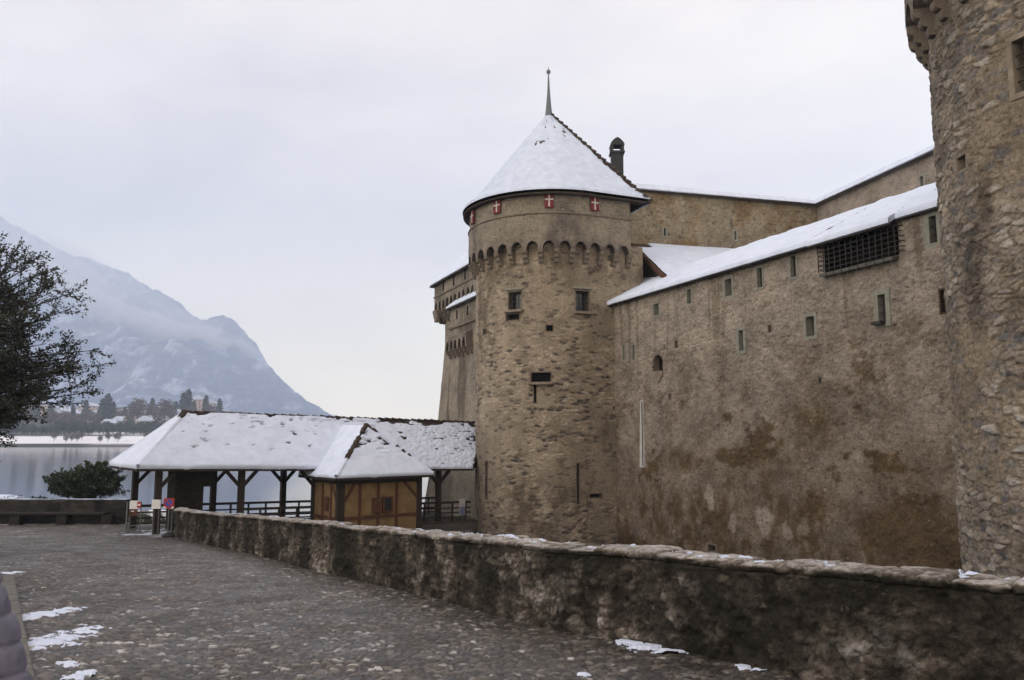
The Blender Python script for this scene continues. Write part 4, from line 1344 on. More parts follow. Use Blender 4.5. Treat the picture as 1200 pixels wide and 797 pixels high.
for u, v in ((535.5, 369), (548, 364)):
    c, e, n = on_wall(u, v, gf)
    MB().ob(c + n * 0.01, e * 0.10, n * 0.02, zz * 0.28).build('slit_opening', M['dark'], root)
zstc = gf.px(540, 381)[1]
MB().beam(v3(g0 + Nn * 0.05, zstc), v3(g0 + D * LG + Nn * 0.05, zstc), 0.14, 0.14).build('string_course', M['corbel'], root)
# corbelled box with five small arches
sb0 = gf.px(529.5, 405)[0]
zb1, zb0, zbc = gf.px(540, 394.5)[1], gf.px(540, 408)[1], gf.px(540, 418)[1]
ov_ = 0.45
q = g0 + D * sb0
o, nb, bw = arch_band(q, D, Nn, 3.9, zb0, zb1, ov_, 0.78, 0.5, M['far_stone'], root, name='box_front')
mb = MB()
mb.face([v3(q + Nn * ov_, zb1), v3(q + D * 3.9 + Nn * ov_, zb1), v3(q + D * 3.9, zb1 + 0.25), v3(q, zb1 + 0.25)])
for s_ in (0.0, 3.9):
    mb.face([v3(q + D * s_ + Nn * ov_, zb0), v3(q + D * s_ + Nn * ov_, zb1), v3(q + D * s_, zb1 + 0.25), v3(q + D * s_, zb0)])
mb.build('box_top', M['corbel'], root)
cme = corbel_mesh('corbel', ov_, zb0 - zbc, 0.24)
for k in range(nb + 1):
    p = q + D * (bw * k)
    o = bpy.data.objects.new('corbel', cme)
    o.location = (p.x, p.y, zb0)
    o.rotation_euler = (0, 0, math.atan2(Nn.y, Nn.x))
    link(o, root)
reparent_fix(root)

# ------------------------------------------------------------------ covered bridge
B0 = Vector((-13.5, 29.0))
A_ = Vector((11.64, 9.5)).normalized()
W_ = Vector((-A_.y, A_.x))
BW = 4.1
def ez_(t): return -1.185 - 0.0259 * t             # eave height
def rz_(t): return 0.89 - 0.018 * t                # ridge height
def fz_(t): return -3.66 - 0.0259 * t              # deck height
def bp(t, w, z):
    q = B0 + A_ * t + W_ * w
    return Vector((q.x, q.y, z))
A3, W3 = A_.to_3d(), W_.to_3d()
root = empty('covered_bridge', bp(0, BW / 2, fz_(0)), math.atan2(A_.y, A_.x))
root.rotation_euler = (0, 0, 0)
tag(root, 'open timber footbridge with long snow covered tile roof leading to the castle', 'bridge')
hip = 2.15
TF, TR_, TB = 15.0, 17.2, 19.3                     # right end: front eave, ridge, back eave
def th_bridge(a_, m_, s_, t_):
    th = 0.115 + 0.09 * (fbm(a_ * 0.8, m_ * 1.2, 27, 5) - 0.5)
    rgt = sst(9.8, 13.0, a_ + 1.5 * (fbm(a_, m_, 3, 3) - 0.5))
    th = th * (1 - rgt) + rgt * (0.052 + 0.085 * (fbm(a_ * 6.5, m_ * 7.5, 28, 3, 0.6) - 0.5) + 0.03 * sst(0.5, 0.0, t_))
    top = sst(0.86, 0.97, t_)
    th = th - top * 0.11 * sst(0.50, 0.64, fbm(a_ * 1.4, m_ * 3, 29, 4))
    return th + 0.02 * (fbm(a_ * 4, m_ * 5, 36, 4) - 0.5) - 0.16 * sst(0.72, 0.77, fbm(a_ * 2.3, m_ * 6.0, 30, 4)) * sst(0.25, 0.45, t_)
def th_hip(a_, m_, s_, t_):
    th = 0.10 + 0.07 * (fbm(a_ * 0.9, m_ * 1.2, 31, 4) - 0.5)
    return th
tiles, snow = Grids(), Grids()
fl, fr_ = bp(0, 0, ez_(0)), bp(TF, 0, ez_(TF))
bl, br = bp(0, BW, ez_(0)), bp(TB, BW, ez_(TB))
rl, rr = bp(hip, BW / 2, rz_(hip)), bp(TR_, BW / 2, rz_(TR_))
roof_slope(tiles, snow, fl, fr_, rr, rl, th_bridge, step=0.045, tile_amp=0.05)
roof_slope(tiles, snow, br, bl, rl, rr, th_bridge, step=0.10, tile_amp=0.05)
roof_slope(tiles, snow, bl, fl, rl, rl, th_hip, step=0.045)
roof = tiles.build('roof', M['tile'], root)
snow.build('snow', M['snow'], roof)
def ridge_row(a, b, name, parent, r=0.10, keep=1.0, size=0.36, seed=0):
    """a row of half round tiles along a ridge or hip; where snow buries some of them the rest are single parts"""
    rnd_ = random.Random(seed)
    a, b = Vector(a), Vector(b)
    n_ = max(1, int((a - b).length / size))
    mb = MB()
    for i in range(n_):
        if rnd_.random() > keep: continue
        p, q = a.lerp(b, (i + 0.04) / n_), a.lerp(b, (i + 0.97) / n_)
        j = rnd_.uniform(-0.015, 0.02)
        m1 = mb if keep >= 1 else MB()
        m1.tube([p + zz * (0.03 + j), q + zz * (0.07 + j)], [r, r * 1.18], 8)
        if keep < 1: m1.build('hip_tile', M['tile'], parent)
    if keep >= 1: return mb.build(name, M['tile'], parent)
ridge_row(rr, rl, 'ridge_tiles', roof, 0.065, 1.0)
ridge_row(fl.lerp(rl, 0.10), rl, 'hip_tiles', roof, 0.115, 0.36, 0.42, 5)
ridge_row(bl, rl, 'hip_tiles', roof, 0.08, 0.3, 0.36, 6)
def snow_roll(a, b, parent, r=0.10, seed=1, n=40):
    mb = MB()
    ks_ = np.linspace(0, 1, n)
    rr_ = r * (0.8 + 0.5 * fbm(ks_ * 9, ks_ * 0 + seed, seed, 3))
    mb.tube([Vector(a).lerp(Vector(b), k) + zz * 0.035 for k in ks_], [float(q) for q in rr_], 10)
    return mb.build('snow', M['snow'], parent, smooth=True)
snow_roll(fl.lerp(rl, 0.01), rl, roof, 0.105, 3)
snow_roll(bl.lerp(rl, 0.01), rl, roof, 0.105, 4)
# verge at the castle end, eave boards, soffit beams
mb = MB()
mb.beam(fr_ - zz * 0.02, rr - zz * 0.02, 0.10, 0.22)
for p, q in ((fl, fr_), (bl, fl), (bl, br)):
    mb.beam(p - zz * 0.07 + (bp(7, BW / 2, 0) - bp(7, BW / 2, 0)), q - zz * 0.07, 0.06, 0.09)
mb.build('eave_board', M['wood'], root)
mb = MB()
for t in np.arange(2.4, 15.0, 0.75):
    mb.beam(bp(t, 0.06, ez_(t) - 0.04), bp(t, BW / 2, rz_(t) - 0.12), 0.10, 0.12)
    mb.beam(bp(t, BW - 0.06, ez_(t) - 0.04), bp(t, BW / 2, rz_(t) - 0.12), 0.10, 0.12)
mb.build('rafters', M['wood'], root)
wf, wb = 0.45, BW - 0.45
mb = MB()
for w in (wf, wb):
    mb.beam(bp(0.4, w, ez_(0.4) + 0.18), bp(15.6, w, ez_(15.6) + 0.18), 0.20, 0.22)
mb.build('wall_plate', M['wood'], root)
TP = [0.85, 3.97, 7.09, 10.21, 13.33]
for w in (wf, wb):
    for i, t in enumerate(TP):
        po = MB().beam(bp(t, w, fz_(t) - 0.1), bp(t, w, ez_(t) + 0.08), 0.22, 0.22, 0, A3).build('post', M['wood'], root)
        for sx in (-1, 1):
            if t + sx * 0.8 < 0.4: continue
            MB().beam(bp(t + sx * 0.06, w, ez_(t) - 0.72), bp(t + sx * 0.80, w, ez_(t) + 0.09), 0.12, 0.13, 0, W3).build('brace', M['wood'], po)
for t in TP:
    MB().beam(bp(t, 0.1, ez_(t) + 0.14), bp(t, BW - 0.1, ez_(t) + 0.14), 0.20, 0.22).build('tie_beam', M['wood'], root)
# deck
mb = MB()
nb_ = 76
for k in range(nb_):
    t = 0.25 + k * 0.205
    mb.ob(bp(t + 0.1, BW / 2, fz_(t) - 0.04), A3 * 0.098, W3 * (BW / 2 - 0.25), zz * 0.03)
mb.build('deck', M['wood_mid'], root)
for w in (0.30, BW - 0.30):
    MB().beam(bp(0.2, w, fz_(0) - 0.26), bp(15.8, w, fz_(15.8) - 0.26), 0.22, 0.34).build('side_beam', M['wood_grey'], root)
# railings: back and front
for w, t0, t1 in ((wb, 0.85, 15.6), (wf, 4.0, 15.2)):
    mb = MB()
    for dz, h_ in ((0.86, 0.10), (0.60, 0.06), (0.38, 0.06), (0.16, 0.06)):
        mb.beam(bp(t0, w, fz_(t0) + dz), bp(t1, w, fz_(t1) + dz), 0.07, h_)
    for t in np.arange(t0 + 0.78, t1, 0.78):
        mb.beam(bp(t, w, fz_(t) - 0.05), bp(t, w, fz_(t) + 0.82), 0.07, 0.07, 0, A3)
    mb.build('railing', M['wood'], root)
# stone piers in the water
for t in (6.0, 12.2):
    mb = MB().ob(bp(t, BW / 2, (LAKE - 0.8 + fz_(t) - 0.45) / 2), A3 * 0.6, W3 * (BW / 2 - 0.15), zz * ((fz_(t) - 0.45 - LAKE + 0.8) / 2))
    mb.build('pier', M['sandstone_warm'], root, bevel=0.05)
reparent_fix(root)
# boarded cabin inside the bridge entrance
root = empty('boarded_cabin', bp(2.1, 2.4, fz_(2.1)))
tag(root, 'dark boarded cabin under the bridge roof at its left end', 'cabin')
mb = MB()
t0, t1, w0, w1 = 1.80, 2.85, 1.60, 2.5
z0, z1 = fz_(2) - 0.01, ez_(2) + 0.10
mb.ob(bp((t0 + t1) / 2, (w0 + w1) / 2, (z0 + z1) / 2), A3 * (t1 - t0) / 2, W3 * (w1 - w0) / 2, zz * (z1 - z0) / 2)
for k in range(9):
    t = t0 + (t1 - t0) * (k + 0.5) / 9
    mb.ob(bp(t, w0 - 0.012, (z0 + z1) / 2), A3 * 0.088, W3 * 0.012, zz * ((z1 - z0) / 2 - 0.01))
    w = w0 + (w1 - w0) * (k + 0.5) / 9
    mb.ob(bp(t0 - 0.012, w, (z0 + z1) / 2), A3 * 0.012, W3 * 0.088, zz * ((z1 - z0) / 2 - 0.01))
mb.build('wall', M['wood'], root)
MB().ob(bp(t1 + 0.24, w0 + 0.3, z1 - 0.48), A3 * 0.24, W3 * 0.3, zz * 0.42).build('raised_shutter', M['wood'], root)
reparent_fix(root)
# pale board leaning on the bridge railing
c = P(541.5, 594, 38.6)
root = empty('notice_board', (c.x, c.y, c.z - 0.45))
tag(root, 'small pale grey board with blue lower half by the bridge railing near the round tower', 'board')
ez2 = zz * 0.39
MB().ob(c, A3 * 0.17, W3 * 0.02, ez2).build('panel', M['gauge'], root)
MB().ob(c - zz * 0.18 - W3 * 0.025, A3 * 0.15, W3 * 0.006, zz * 0.18).build('poster', simple('faded blue print', (0.12, 0.13, 0.24), (0.18, 0.19, 0.32), 6), root)
MB().tube([(c.x, c.y, c.z - 0.36), (c.x, c.y, c.z - 0.58)], 0.03).build('foot', M['metal'], root)
reparent_fix(root)

# ------------------------------------------------------------------ half timbered hut
Hc = Vector((-6.89, 31.51))
def hp(t, s, z):                                    # t along the front, s back towards the bridge
    q = Hc + A_ * t + W_ * s
    return Vector((q.x, q.y, z))
HWID, HZ, HAP = 4.55, -1.67, 0.37
root = empty('timbered_hut', hp(HWID / 2, 1.2, -4.3))
tag(root, 'ochre half timbered hut with red brown beams and pyramid roof, built against the bridge', 'hut')
tiles, snow = Grids(), Grids()
ap = hp(HWID / 2, 1.8, HAP)
rb_ = hp(HWID / 2, 4.1, HAP + 0.02)
def th_hut(a_, m_, s_, t_):
    th = 0.10 + 0.09 * (fbm(a_ * 1.0, m_ * 1.3, 83, 4) - 0.5)
    return th - 0.13 * sst(0.45, 0.62, fbm(a_ * 1.6, m_ * 4.5, 84, 4)) * sst(0.35, 0.7, t_)
def th_hutl(a_, m_, s_, t_): return 0.085 + 0.08 * (fbm(a_ * 1.3, m_ * 2.0, 85, 4) - 0.5)
c0, c1 = hp(0, 0, HZ), hp(HWID, 0, HZ)
c2, c3 = hp(HWID, 3.4, HZ), hp(0, 3.4, HZ)
roof_slope(tiles, snow, c0, c1, ap, ap, th_hut, step=0.04)
roof_slope(tiles, snow, c3, c0, ap, rb_, th_hutl, step=0.04)
roof_slope(tiles, snow, c1, c2, rb_, ap, th_hutl, step=0.05)
roof = tiles.build('roof', M['tile'], root)
snow.build('snow', M['snow'], roof)
ridge_row(c0.lerp(ap, 0.30), ap, 'hip_tiles', roof, 0.10, 0.95, 0.30, 3)
ridge_row(c1.lerp(ap, 0.30), ap, 'hip_tiles', roof, 0.085, 0.55, 0.30, 4)
ridge_row(ap, rb_.lerp(ap, 0.2), 'ridge_tiles', roof, 0.09, 0.6, 0.30, 5)
snow_roll(c0.lerp(ap, 0.01), c0.lerp(ap, 0.33), roof, 0.10, 5, 16)
snow_roll(c1.lerp(ap, 0.01), c1.lerp(ap, 0.9), roof, 0.085, 6)
# valley line on the left
mb = MB()
mb.beam(hp(0.05, 2.55, HZ + 0.42), hp(HWID / 2 - 0.05, 3.95, HAP + 0.07), 0.10, 0.05)
mb.build('valley_gutter', M['tile'], roof)
mb = MB()
for p, q in ((c0, c1), (c3, c0), (c1, c2)):
    mb.beam(p - zz * 0.06, q - zz * 0.06, 0.07, 0.10)
mb.face([c0 - zz * 0.03, c1 - zz * 0.03, c2 - zz * 0.03, c3 - zz * 0.03])
mb.build('eave_board', M['wood'], root)
hx0, hx1, hy0, hy1, hz0, hz1 = 0.32, 4.17, 0.34, 2.72, -4.35, HZ - 0.03
mb = MB()
cen = hp((hx0 + hx1) / 2, (hy0 + hy1) / 2, (hz0 + hz1) / 2)
mb.ob(cen, A3 * (hx1 - hx0) / 2, W3 * (hy1 - hy0) / 2, zz * (hz1 - hz0) / 2)
mb.build('wall_panel', M['ochre'], root)
def tb(a, b, w=0.14, dp=0.05, m='wood_red', face='f'):
    """a timber laid on the wall face: a, b = (along, height)"""
    if face == 'f':
        p, q, nrm = hp(a[0], hy0 - 0.012, a[1]), hp(b[0], hy0 - 0.012, b[1]), W3
    else:
        p, q, nrm = hp(hx0 - 0.012, a[0], a[1]), hp(hx0 - 0.012, b[0], b[1]), A3
    o_ = MB().beam(p, q, dp, w, 0, (q - p).cross(nrm)).build('timber', M[m], root)
    return o_
mid_z = -3.30
corner = []
for t in (hx0 + 0.11, hx1 - 0.11):
    tb((t, hz0), (t, hz1), 0.24, 0.08, 'wood')
tb((hx0 + 0.02, hz1 - 0.13), (hx1 - 0.02, hz1 - 0.13), 0.22, 0.075, 'wood')
for t in (1.24, 2.08, 2.95): tb((t, hz0), (t, hz1 - 0.22), 0.12, 0.05)
tb((hx0 + 0.22, mid_z), (hx1 - 0.22, mid_z), 0.13, 0.056)
tb((hx0 + 0.24, -2.62), (0.98, hz1 - 0.24), 0.12, 0.045)
tb((hx1 - 0.22, -2.60), (hx1 - 0.86, hz1 - 0.24), 0.12, 0.045)
tb((hy0 + 0.10, hz0), (hy0 + 0.10, hz1), 0.22, 0.078, 'wood', 's')
tb((hy1 - 0.1, hz0), (hy1 - 0.1, hz1), 0.2, 0.078, 'wood', 's')
for t in (1.0, 1.75): tb((t, hz0), (t, hz1 - 0.2), 0.12, 0.05, 'wood_red', 's')
tb((hy0 + 0.2, mid_z), (hy1 - 0.2, mid_z), 0.12, 0.056, 'wood_red', 's')
tb((hy0 + 0.2, -2.6), (0.95, hz1 - 0.2), 0.12, 0.045, 'wood_red', 's')
tb((hy0, hz1 - 0.13), (hy1, hz1 - 0.13), 0.2, 0.074, 'wood', 's')
# the small window and its open shutter
wc = hp(2.52, hy0 - 0.02, -2.84)
mb = MB()
for sx in (-1, 1):
    mb.ob(wc + A3 * sx * 0.20, A3 * 0.04, W3 * 0.05, zz * 0.33)
    mb.ob(wc + zz * sx * 0.29, A3 * 0.16, W3 * 0.05, zz * 0.04)
o = mb.build('window', M['wood_red'], root)
MB().ob(wc + W3 * 0.01, A3 * 0.17, W3 * 0.015, zz * 0.27).build('pane', M['glass'], o)
MB().ob(wc - A3 * 0.52 - W3 * 0.045, A3 * 0.22, W3 * 0.022, zz * 0.31).build('shutter', M['wood_red'], root, bevel=0.01)
MB().ob(hp(hx0 - 0.05, 1.35, -2.75), A3 * 0.02, W3 * 0.17, zz * 0.28).build('shutter', M['wood_red'], root, bevel=0.01)
mb = MB()
for t in (hx0 + 0.2, hx1 - 0.2):
    for s_ in (0.55, 2.4):
        mb.beam(hp(t, s_, LAKE - 0.6), hp(t, s_, hz0), 0.24, 0.24, 0, A3)
mb.build('stilts', M['wood'], root)
reparent_fix(root)

# ------------------------------------------------------------------ left parapet with its bench, hedge, bush
YL = 34.0
xl0, xl1 = -30.0, P(147, 600, YL).x
S, Tt = np.meshgrid(np.arange(xl0, xl1 + 0.05, 0.06), np.concatenate([np.linspace(-0.1, 0.98, 26), 0.98 + np.linspace(0.05, 0.5, 8), 1.48 + np.linspace(0.1, 3.5, 8)]))
zt = np.clip(Tt, -1, 0.98) - np.clip(Tt - 1.48, 0, 9)
off = np.clip(Tt - 0.98, 0, 0.5)
f1, f2, sid = vor(S / 0.4, Tt / 0.2, 15)
nz = fbm(S * 4, Tt * 4, 16, 5, 0.6) - 0.5
g = Grids()
gl_ = gz(S, YL + 0 * S)
top_ = sst(0.95, 1.0, Tt) * (1 - sst(1.45, 1.5, Tt))
g.add(S, YL + off - 0.05 * nz - 0.02 * sst(0.02, 0.25, f2 - f1), gl_ + zt + 0.04 * nz, None, (np.clip(sid * 0.6 + top_ * 0.4, 0, 1), 1 - sst(0.02, 0.2, f2 - f1), sst(0.5, 0.7, fbm(S * 1.5, Tt * 0.5, 17, 4)) * (1 - top_)))
endx = np.linspace(0, 0.5, 5)
E1, E2 = np.meshgrid(endx, np.linspace(-0.1, 0.98, 6))
g.add(xl1 + 0 * E1, YL + E1, gzf(0, YL) + E2)
lw = g.build('lake_wall', M['parapet_dark'])
tag(lw, 'straight dark stone wall along the lake at far left, with one stone bench before it', 'wall')
sel = slice(27, 33)
th = 0.03 + 0.05 * (fbm(S[sel] * 1.2, Tt[sel] * 4, 19, 4) - 0.62)
g = Grids()
g.add(S[sel], (YL + off - 0.05 * nz)[sel], (gl_ + zt + 0.04 * nz)[sel] + th)
g.build('snow', M['snow_thin'], lw)
root = empty('stone_bench', (-19.5, YL - 0.25, gzf(0, YL)))
tag(root, 'long low dark stone bench on short blocks against the lake wall', 'bench')
zg = gzf(0, YL)
MB().box(-26, -16.9, YL - 0.46, YL - 0.04, zg + 0.40, zg + 0.50).build('seat', M['parapet_dark'], root, bevel=0.02)
for u in (20, 75, 127):
    x = P(u, 600, YL - 0.25).x
    MB().box(x - 0.22, x + 0.22, YL - 0.42, YL - 0.05, zg - 0.05, zg + 0.398).build('support', M['parapet_dark'], root, bevel=0.02)
MB().box(-25.6, -25.2, YL - 0.42, YL - 0.05, zg - 0.05, zg + 0.398).build('support', M['parapet_dark'], root, bevel=0.02)
reparent_fix(root)
# garden strip behind the wall
XX, YY = np.meshgrid(np.linspace(-60, -14.6, 90), np.linspace(34.2, 44, 24))
ZZ = -3.55 - 0.9 * np.clip((YY - 38) / 2, 0, 1) - 3.0 * np.clip((YY - 40.5) / 3, 0, 1) + 0.12 * fbm(XX, YY, 3, 3) - 3.2 * sst(-16.2, -15.2, XX)
g = Grids()
g.add(XX, YY, ZZ)
t = NT('garden bank')
t.col(t.mix(t.rng(t.noise(0.6, 5), 0.5, 0.56), (0.035, 0.04, 0.02), (0.78, 0.78, 0.82)))
tag(g.build('garden_bank', t.fin(0.9, 0.2)), kind='structure')

def leaf_mesh(name, pts, size, seed, mat, dirs=None, asp=2.0, jitter=0.5, parent=None):
    """many small leaf blades (one quad each) at given points"""
    rs = np.random.RandomState(seed)
    n = len(pts)
    nrm = rs.normal(size=(n, 3))
    if dirs is not None: ax = dirs + jitter * rs.normal(size=(n, 3))
    else: ax = rs.normal(size=(n, 3))
    ax /= np.linalg.norm(ax, axis=1)[:, None] + 1e-9
    bx = np.cross(ax, nrm)
    bx /= np.linalg.norm(bx, axis=1)[:, None] + 1e-9
    sz = size * (0.6 + 0.8 * rs.rand(n))[:, None]
    p0, p1 = pts, pts + ax * sz
    m_ = (p0 + p1) / 2
    w = bx * sz / asp / 2
    co = np.stack([p0, m_ + w, p1, m_ - w], 1).reshape(-1, 3)
    q = np.arange(n * 4).reshape(-1, 4)
    cl = np.repeat(rs.rand(n), 4)
    attr = np.stack([cl, cl, cl, np.ones_like(cl)], -1)
    return np_obj(name, co, q, mat, parent, attr=attr, smooth=False)
def bushy(c, rx, ry, rz, nshoot, per, size, seed, spread=0.16, low=0.3):
    """shoots from the heart of a bush to its uneven outline, leaves along their outer part"""
    rs = np.random.RandomState(seed)
    P_, D_, tw = [], [], []
    for i in range(nshoot):
        d = rs.normal(size=3)
        d[2] = abs(d[2]) * 0.9 - low * rs.rand()
        d /= np.linalg.norm(d)
        L_ = 0.62 + 0.42 * rs.rand()
        if rs.rand() < 0.14: L_ *= 1.2
        tip = np.array([d[0] * rx, d[1] * ry, d[2] * rz]) * L_
        base = np.array([rs.normal() * rx * 0.12, rs.normal() * ry * 0.12, -0.25 * rz])
        tw.append((base + c, base * 0.4 + tip * 0.6 + c + np.array([0, 0, 0.06 * rz]), tip + c))
        f = 0.45 + 0.55 * rs.rand(per) ** 0.7
        p = base[None] * (1 - f[:, None]) + tip[None] * f[:, None] + rs.normal(size=(per, 3)) * spread * (1.15 - f[:, None])
        P_.append(p + c)
        D_.append(np.repeat(d[None], per, 0))
    return np.concatenate(P_), np.concatenate(D_), tw
# bush behind the wall
c = P(100, 573, 36.6)
root = empty('bush', (c.x, c.y, -3.6))
tag(root, 'round dark green leafy bush rising behind the lake wall', 'bush')
pts, dr, tw = bushy(np.array(c), 1.55, 1.5, 1.30, 240, 90, 0.1, 3, 0.13)
leaf_mesh('foliage', pts, 0.13, 4, M['leaf_bush'], dr, 1.8, 0.8, root)
mb = MB()
for a_, b_, d_ in tw[:70]: mb.tube([(a_[0], a_[1], -3.7), a_, b_, d_], [0.03, 0.025, 0.015, 0.005], 4)
mb.build('stems', M['bark'], root)
reparent_fix(root)
# clipped hedge with a snow cap
x1 = P(23.5, 580, 35.6).x
root = empty('hedge', (x1 - 2.5, 35.6, -3.6))
tag(root, 'clipped dark hedge with white snow cap beside the lake wall at the left edge', 'hedge')
rs = np.random.RandomState(8)
n = 14000
hp_ = np.stack([x1 - 5 * rs.rand(n), 35.6 + 0.9 * (rs.rand(n) - 0.5), -3.6 + 0.93 * rs.rand(n) ** 0.6], -1)
k = np.abs(hp_[:, 0] - x1) < 0.2
hp_[k, 2] -= 0.25 * rs.rand(k.sum())
leaf_mesh('foliage', hp_, 0.08, 5, M['leaf_bush'], None, 1.6, 0.5, root)
S, T = np.meshgrid(np.linspace(-0.02, 1, 60), np.linspace(0, 1, 16))
dm = np.sqrt(np.clip(1 - (2 * T - 1) ** 2, 0, 1)) * np.clip(np.minimum(S, 1 - S) * 14, 0, 1) ** 0.5
g = Grids()
g.add(x1 - 0.12 - 4.8 * S, 35.6 + 0.95 * (T - 0.5), -2.70 + 0.13 * dm * (0.7 + 0.6 * fbm(S * 9, T * 2, 4, 3)) - 0.04)
g.build('snow', M['snow'], root)
reparent_fix(root)
# low snowed plants between hedge and bush
c = P(44, 584, 35.4)
root = empty('low_shrub', (c.x, c.y, -3.6))
tag(root, 'low flattened shrub under snow between hedge and round bush', 'shrub')
pts, dr, tw = bushy(np.array((c.x, c.y, -3.2)), 1.0, 0.7, 0.55, 60, 50, 0.1, 6, 0.1)
leaf_mesh('foliage', pts, 0.10, 6, M['leaf_bush'], dr, 1.8, 0.8, root)
S, T = np.meshgrid(np.linspace(0, 1, 40), np.linspace(0, 1, 20))
dm = np.clip(1 - (2 * S - 1) ** 2 - (2 * T - 1) ** 2, 0, 1) ** 0.5
g = Grids()
g.add(c.x + 1.7 * (S - 0.5), c.y + 0.9 * (T - 0.5), -3.02 + 0.30 * dm - 0.12 + 0.08 * fbm(S * 7, T * 4, 4, 3))
g.build('snow', M['snow'], root)
reparent_fix(root)

# ------------------------------------------------------------------ evergreen tree at the left edge
TC = np.array([-15.9, 21.0, 2.0])
zg = gzf(-15.9, 21) + 0.5
root = empty('evergreen_tree', (TC[0] - 0.4, TC[1], zg))
tag(root, 'tall dark evergreen tree with wispy outer twigs at the left edge', 'tree')
rs = np.random.RandomState(21)
trunk, limbs = MB(), MB()
trunk.tube([(TC[0] - 0.4, TC[1], zg - 0.3), (TC[0] - 0.35, TC[1] + 0.1, zg + 1.5), (TC[0] - 0.1, TC[1], 0.3), (TC[0], TC[1] + 0.1, 2.6), (TC[0] + 0.1, TC[1], 4.8)], [0.34, 0.26, 0.20, 0.12, 0.03], 10)
lp, ld = [], []
def crown_r(d):
    """uneven crown radius by direction"""
    k = 0.80 + 0.42 * fbm(np.array([d[0] * 2.4 + 9 + d[1]]), np.array([d[2] * 2.6 + d[1] * 1.7]), 12, 3)[0] * 0.9
    return k
for i in range(260):
    d = rs.normal(size=3)
    d[2] *= 0.95
    d /= np.linalg.norm(d)
    R3 = np.array([4.3, 4.1, 4.0 if d[2] > 0 else 2.5]) * crown_r(d) * (0.58 + 0.48 * rs.rand())
    tip = TC + d * R3
    st = np.array([TC[0] - 0.1 + rs.normal() * 0.08, TC[1] + rs.normal() * 0.08, np.clip(TC[2] + d[2] * 2.0 - 1.0, -1.4, 4.3)])
    mid = st * 0.45 + tip * 0.55 + np.array([0, 0, 0.25 - 0.4 * rs.rand()])
    limbs.tube([st, mid, tip], [0.055, 0.03, 0.008], 5)
    pts_l = [st, mid, tip]
    for j in range(17):
        f = 0.30 + 0.70 * rs.rand()
        b = (st * (1 - f / 0.55) + mid * (f / 0.55)) if f < 0.55 else (mid * (1 - (f - 0.55) / 0.45) + tip * ((f - 0.55) / 0.45))
        td = (tip - st) / np.linalg.norm(tip - st) + 0.75 * rs.normal(size=3) + np.array([0, 0, 0.25])
        td /= np.linalg.norm(td)
        ln = 0.30 + 0.55 * rs.rand()
        e = b + td * ln
        limbs.tube([b, e], [0.012, 0.004], 3, caps=False)
        m = 34
        ff = 0.2 + 0.8 * rs.rand(m)
        lp.append(b[None] + (e - b)[None] * ff[:, None] + rs.normal(size=(m, 3)) * 0.045)
        ld.append(np.repeat(td[None], m, 0))
trunk.build('trunk', M['bark'], root, smooth=True)
limbs.build('limbs', M['bark'], root, smooth=True)
leaf_mesh('crown', np.concatenate(lp), 0.090, 22, M['leaf_dark'], np.concatenate(ld), 2.1, 0.8, root)
reparent_fix(root)

# ------------------------------------------------------------------ far shore: bank, hill, trees, houses
def hill_z(x, y):
    a = x / np.maximum(y, 1)
    kx = sst(-0.235, -0.33, a)
    flat = np.interp(y, [455, 462, 466, 500, 520, 560, 640, 760, 860, 950, 1300], [-9, -8, -5.0, -3.2, -0.6, 0.5, 7, 19, 27, 24, -12])
    bump_ = (fbm(x * 0.008, y * 0.008, 5, 4) - 0.5) * np.clip((y - 560) / 200, 0, 1) * 16
    return (flat + bump_ + 9) * kx - 9
XX, YY = np.meshgrid(np.linspace(-1700, -90, 320), np.concatenate([np.linspace(452, 530, 60), np.linspace(534, 1000, 120), np.linspace(1010, 1300, 20)]))
ZZ = hill_z(XX, YY)
bank = sst(466, 470, YY) * (1 - sst(516, 526, YY))
wall_ = (1 - sst(464, 468, YY))
fld = sst(0.55, 0.62, fbm(XX * 0.03, YY * 0.03, 8, 5, 0.6)) * 0.8
g = Grids()
g.add(XX, YY, ZZ, None, (bank, wall_, fld))
t = NT('far shore ground')
r, gg, b = t.attr()
c = t.mix(t.noise(0.05, 5), (0.05, 0.045, 0.04), (0.10, 0.085, 0.075))
c = t.mix(b, c, (0.70, 0.70, 0.76))
c = t.mix(r, c, t.mix(t.rng(t.noise(0.06, 5), 0.60, 0.66), (0.80, 0.80, 0.85), (0.12, 0.11, 0.10)))
c = t.mix(gg, c, (0.05, 0.05, 0.05))
t.col(c)
tag(g.build('far_shore', t.fin(0.95, 0.1)), kind='structure')

def crown_pts(kind, h, rs):
    if kind == 'conifer':
        n = 900
        z = rs.rand(n) ** 0.8
        r = (1 - z) ** 0.75 * 0.30 * h * (0.55 + 0.45 * rs.rand(n)) * (0.75 + 0.25 * np.sign(np.sin(z * 40)))
        a = rs.rand(n) * 6.283
        return np.stack([r * np.cos(a), r * np.sin(a), h * (0.10 + 0.90 * z)], -1), h * 0.055
    n = 1100
    d = rs.normal(size=(n, 3))
    d /= np.linalg.norm(d, axis=1)[:, None]
    k = 0.6 + 0.4 * rs.rand(n) ** 0.5
    lob = 0.8 + 0.25 * np.sin(d[:, 0] * 5 + d[:, 2] * 4) * np.cos(d[:, 1] * 4)
    return np.stack([d[:, 0] * 0.36 * h * k * lob, d[:, 1] * 0.36 * h * k * lob, 0.60 * h + d[:, 2] * 0.40 * h * k * lob], -1), h * (0.05 if kind == 'broadleaf' else 0.035)
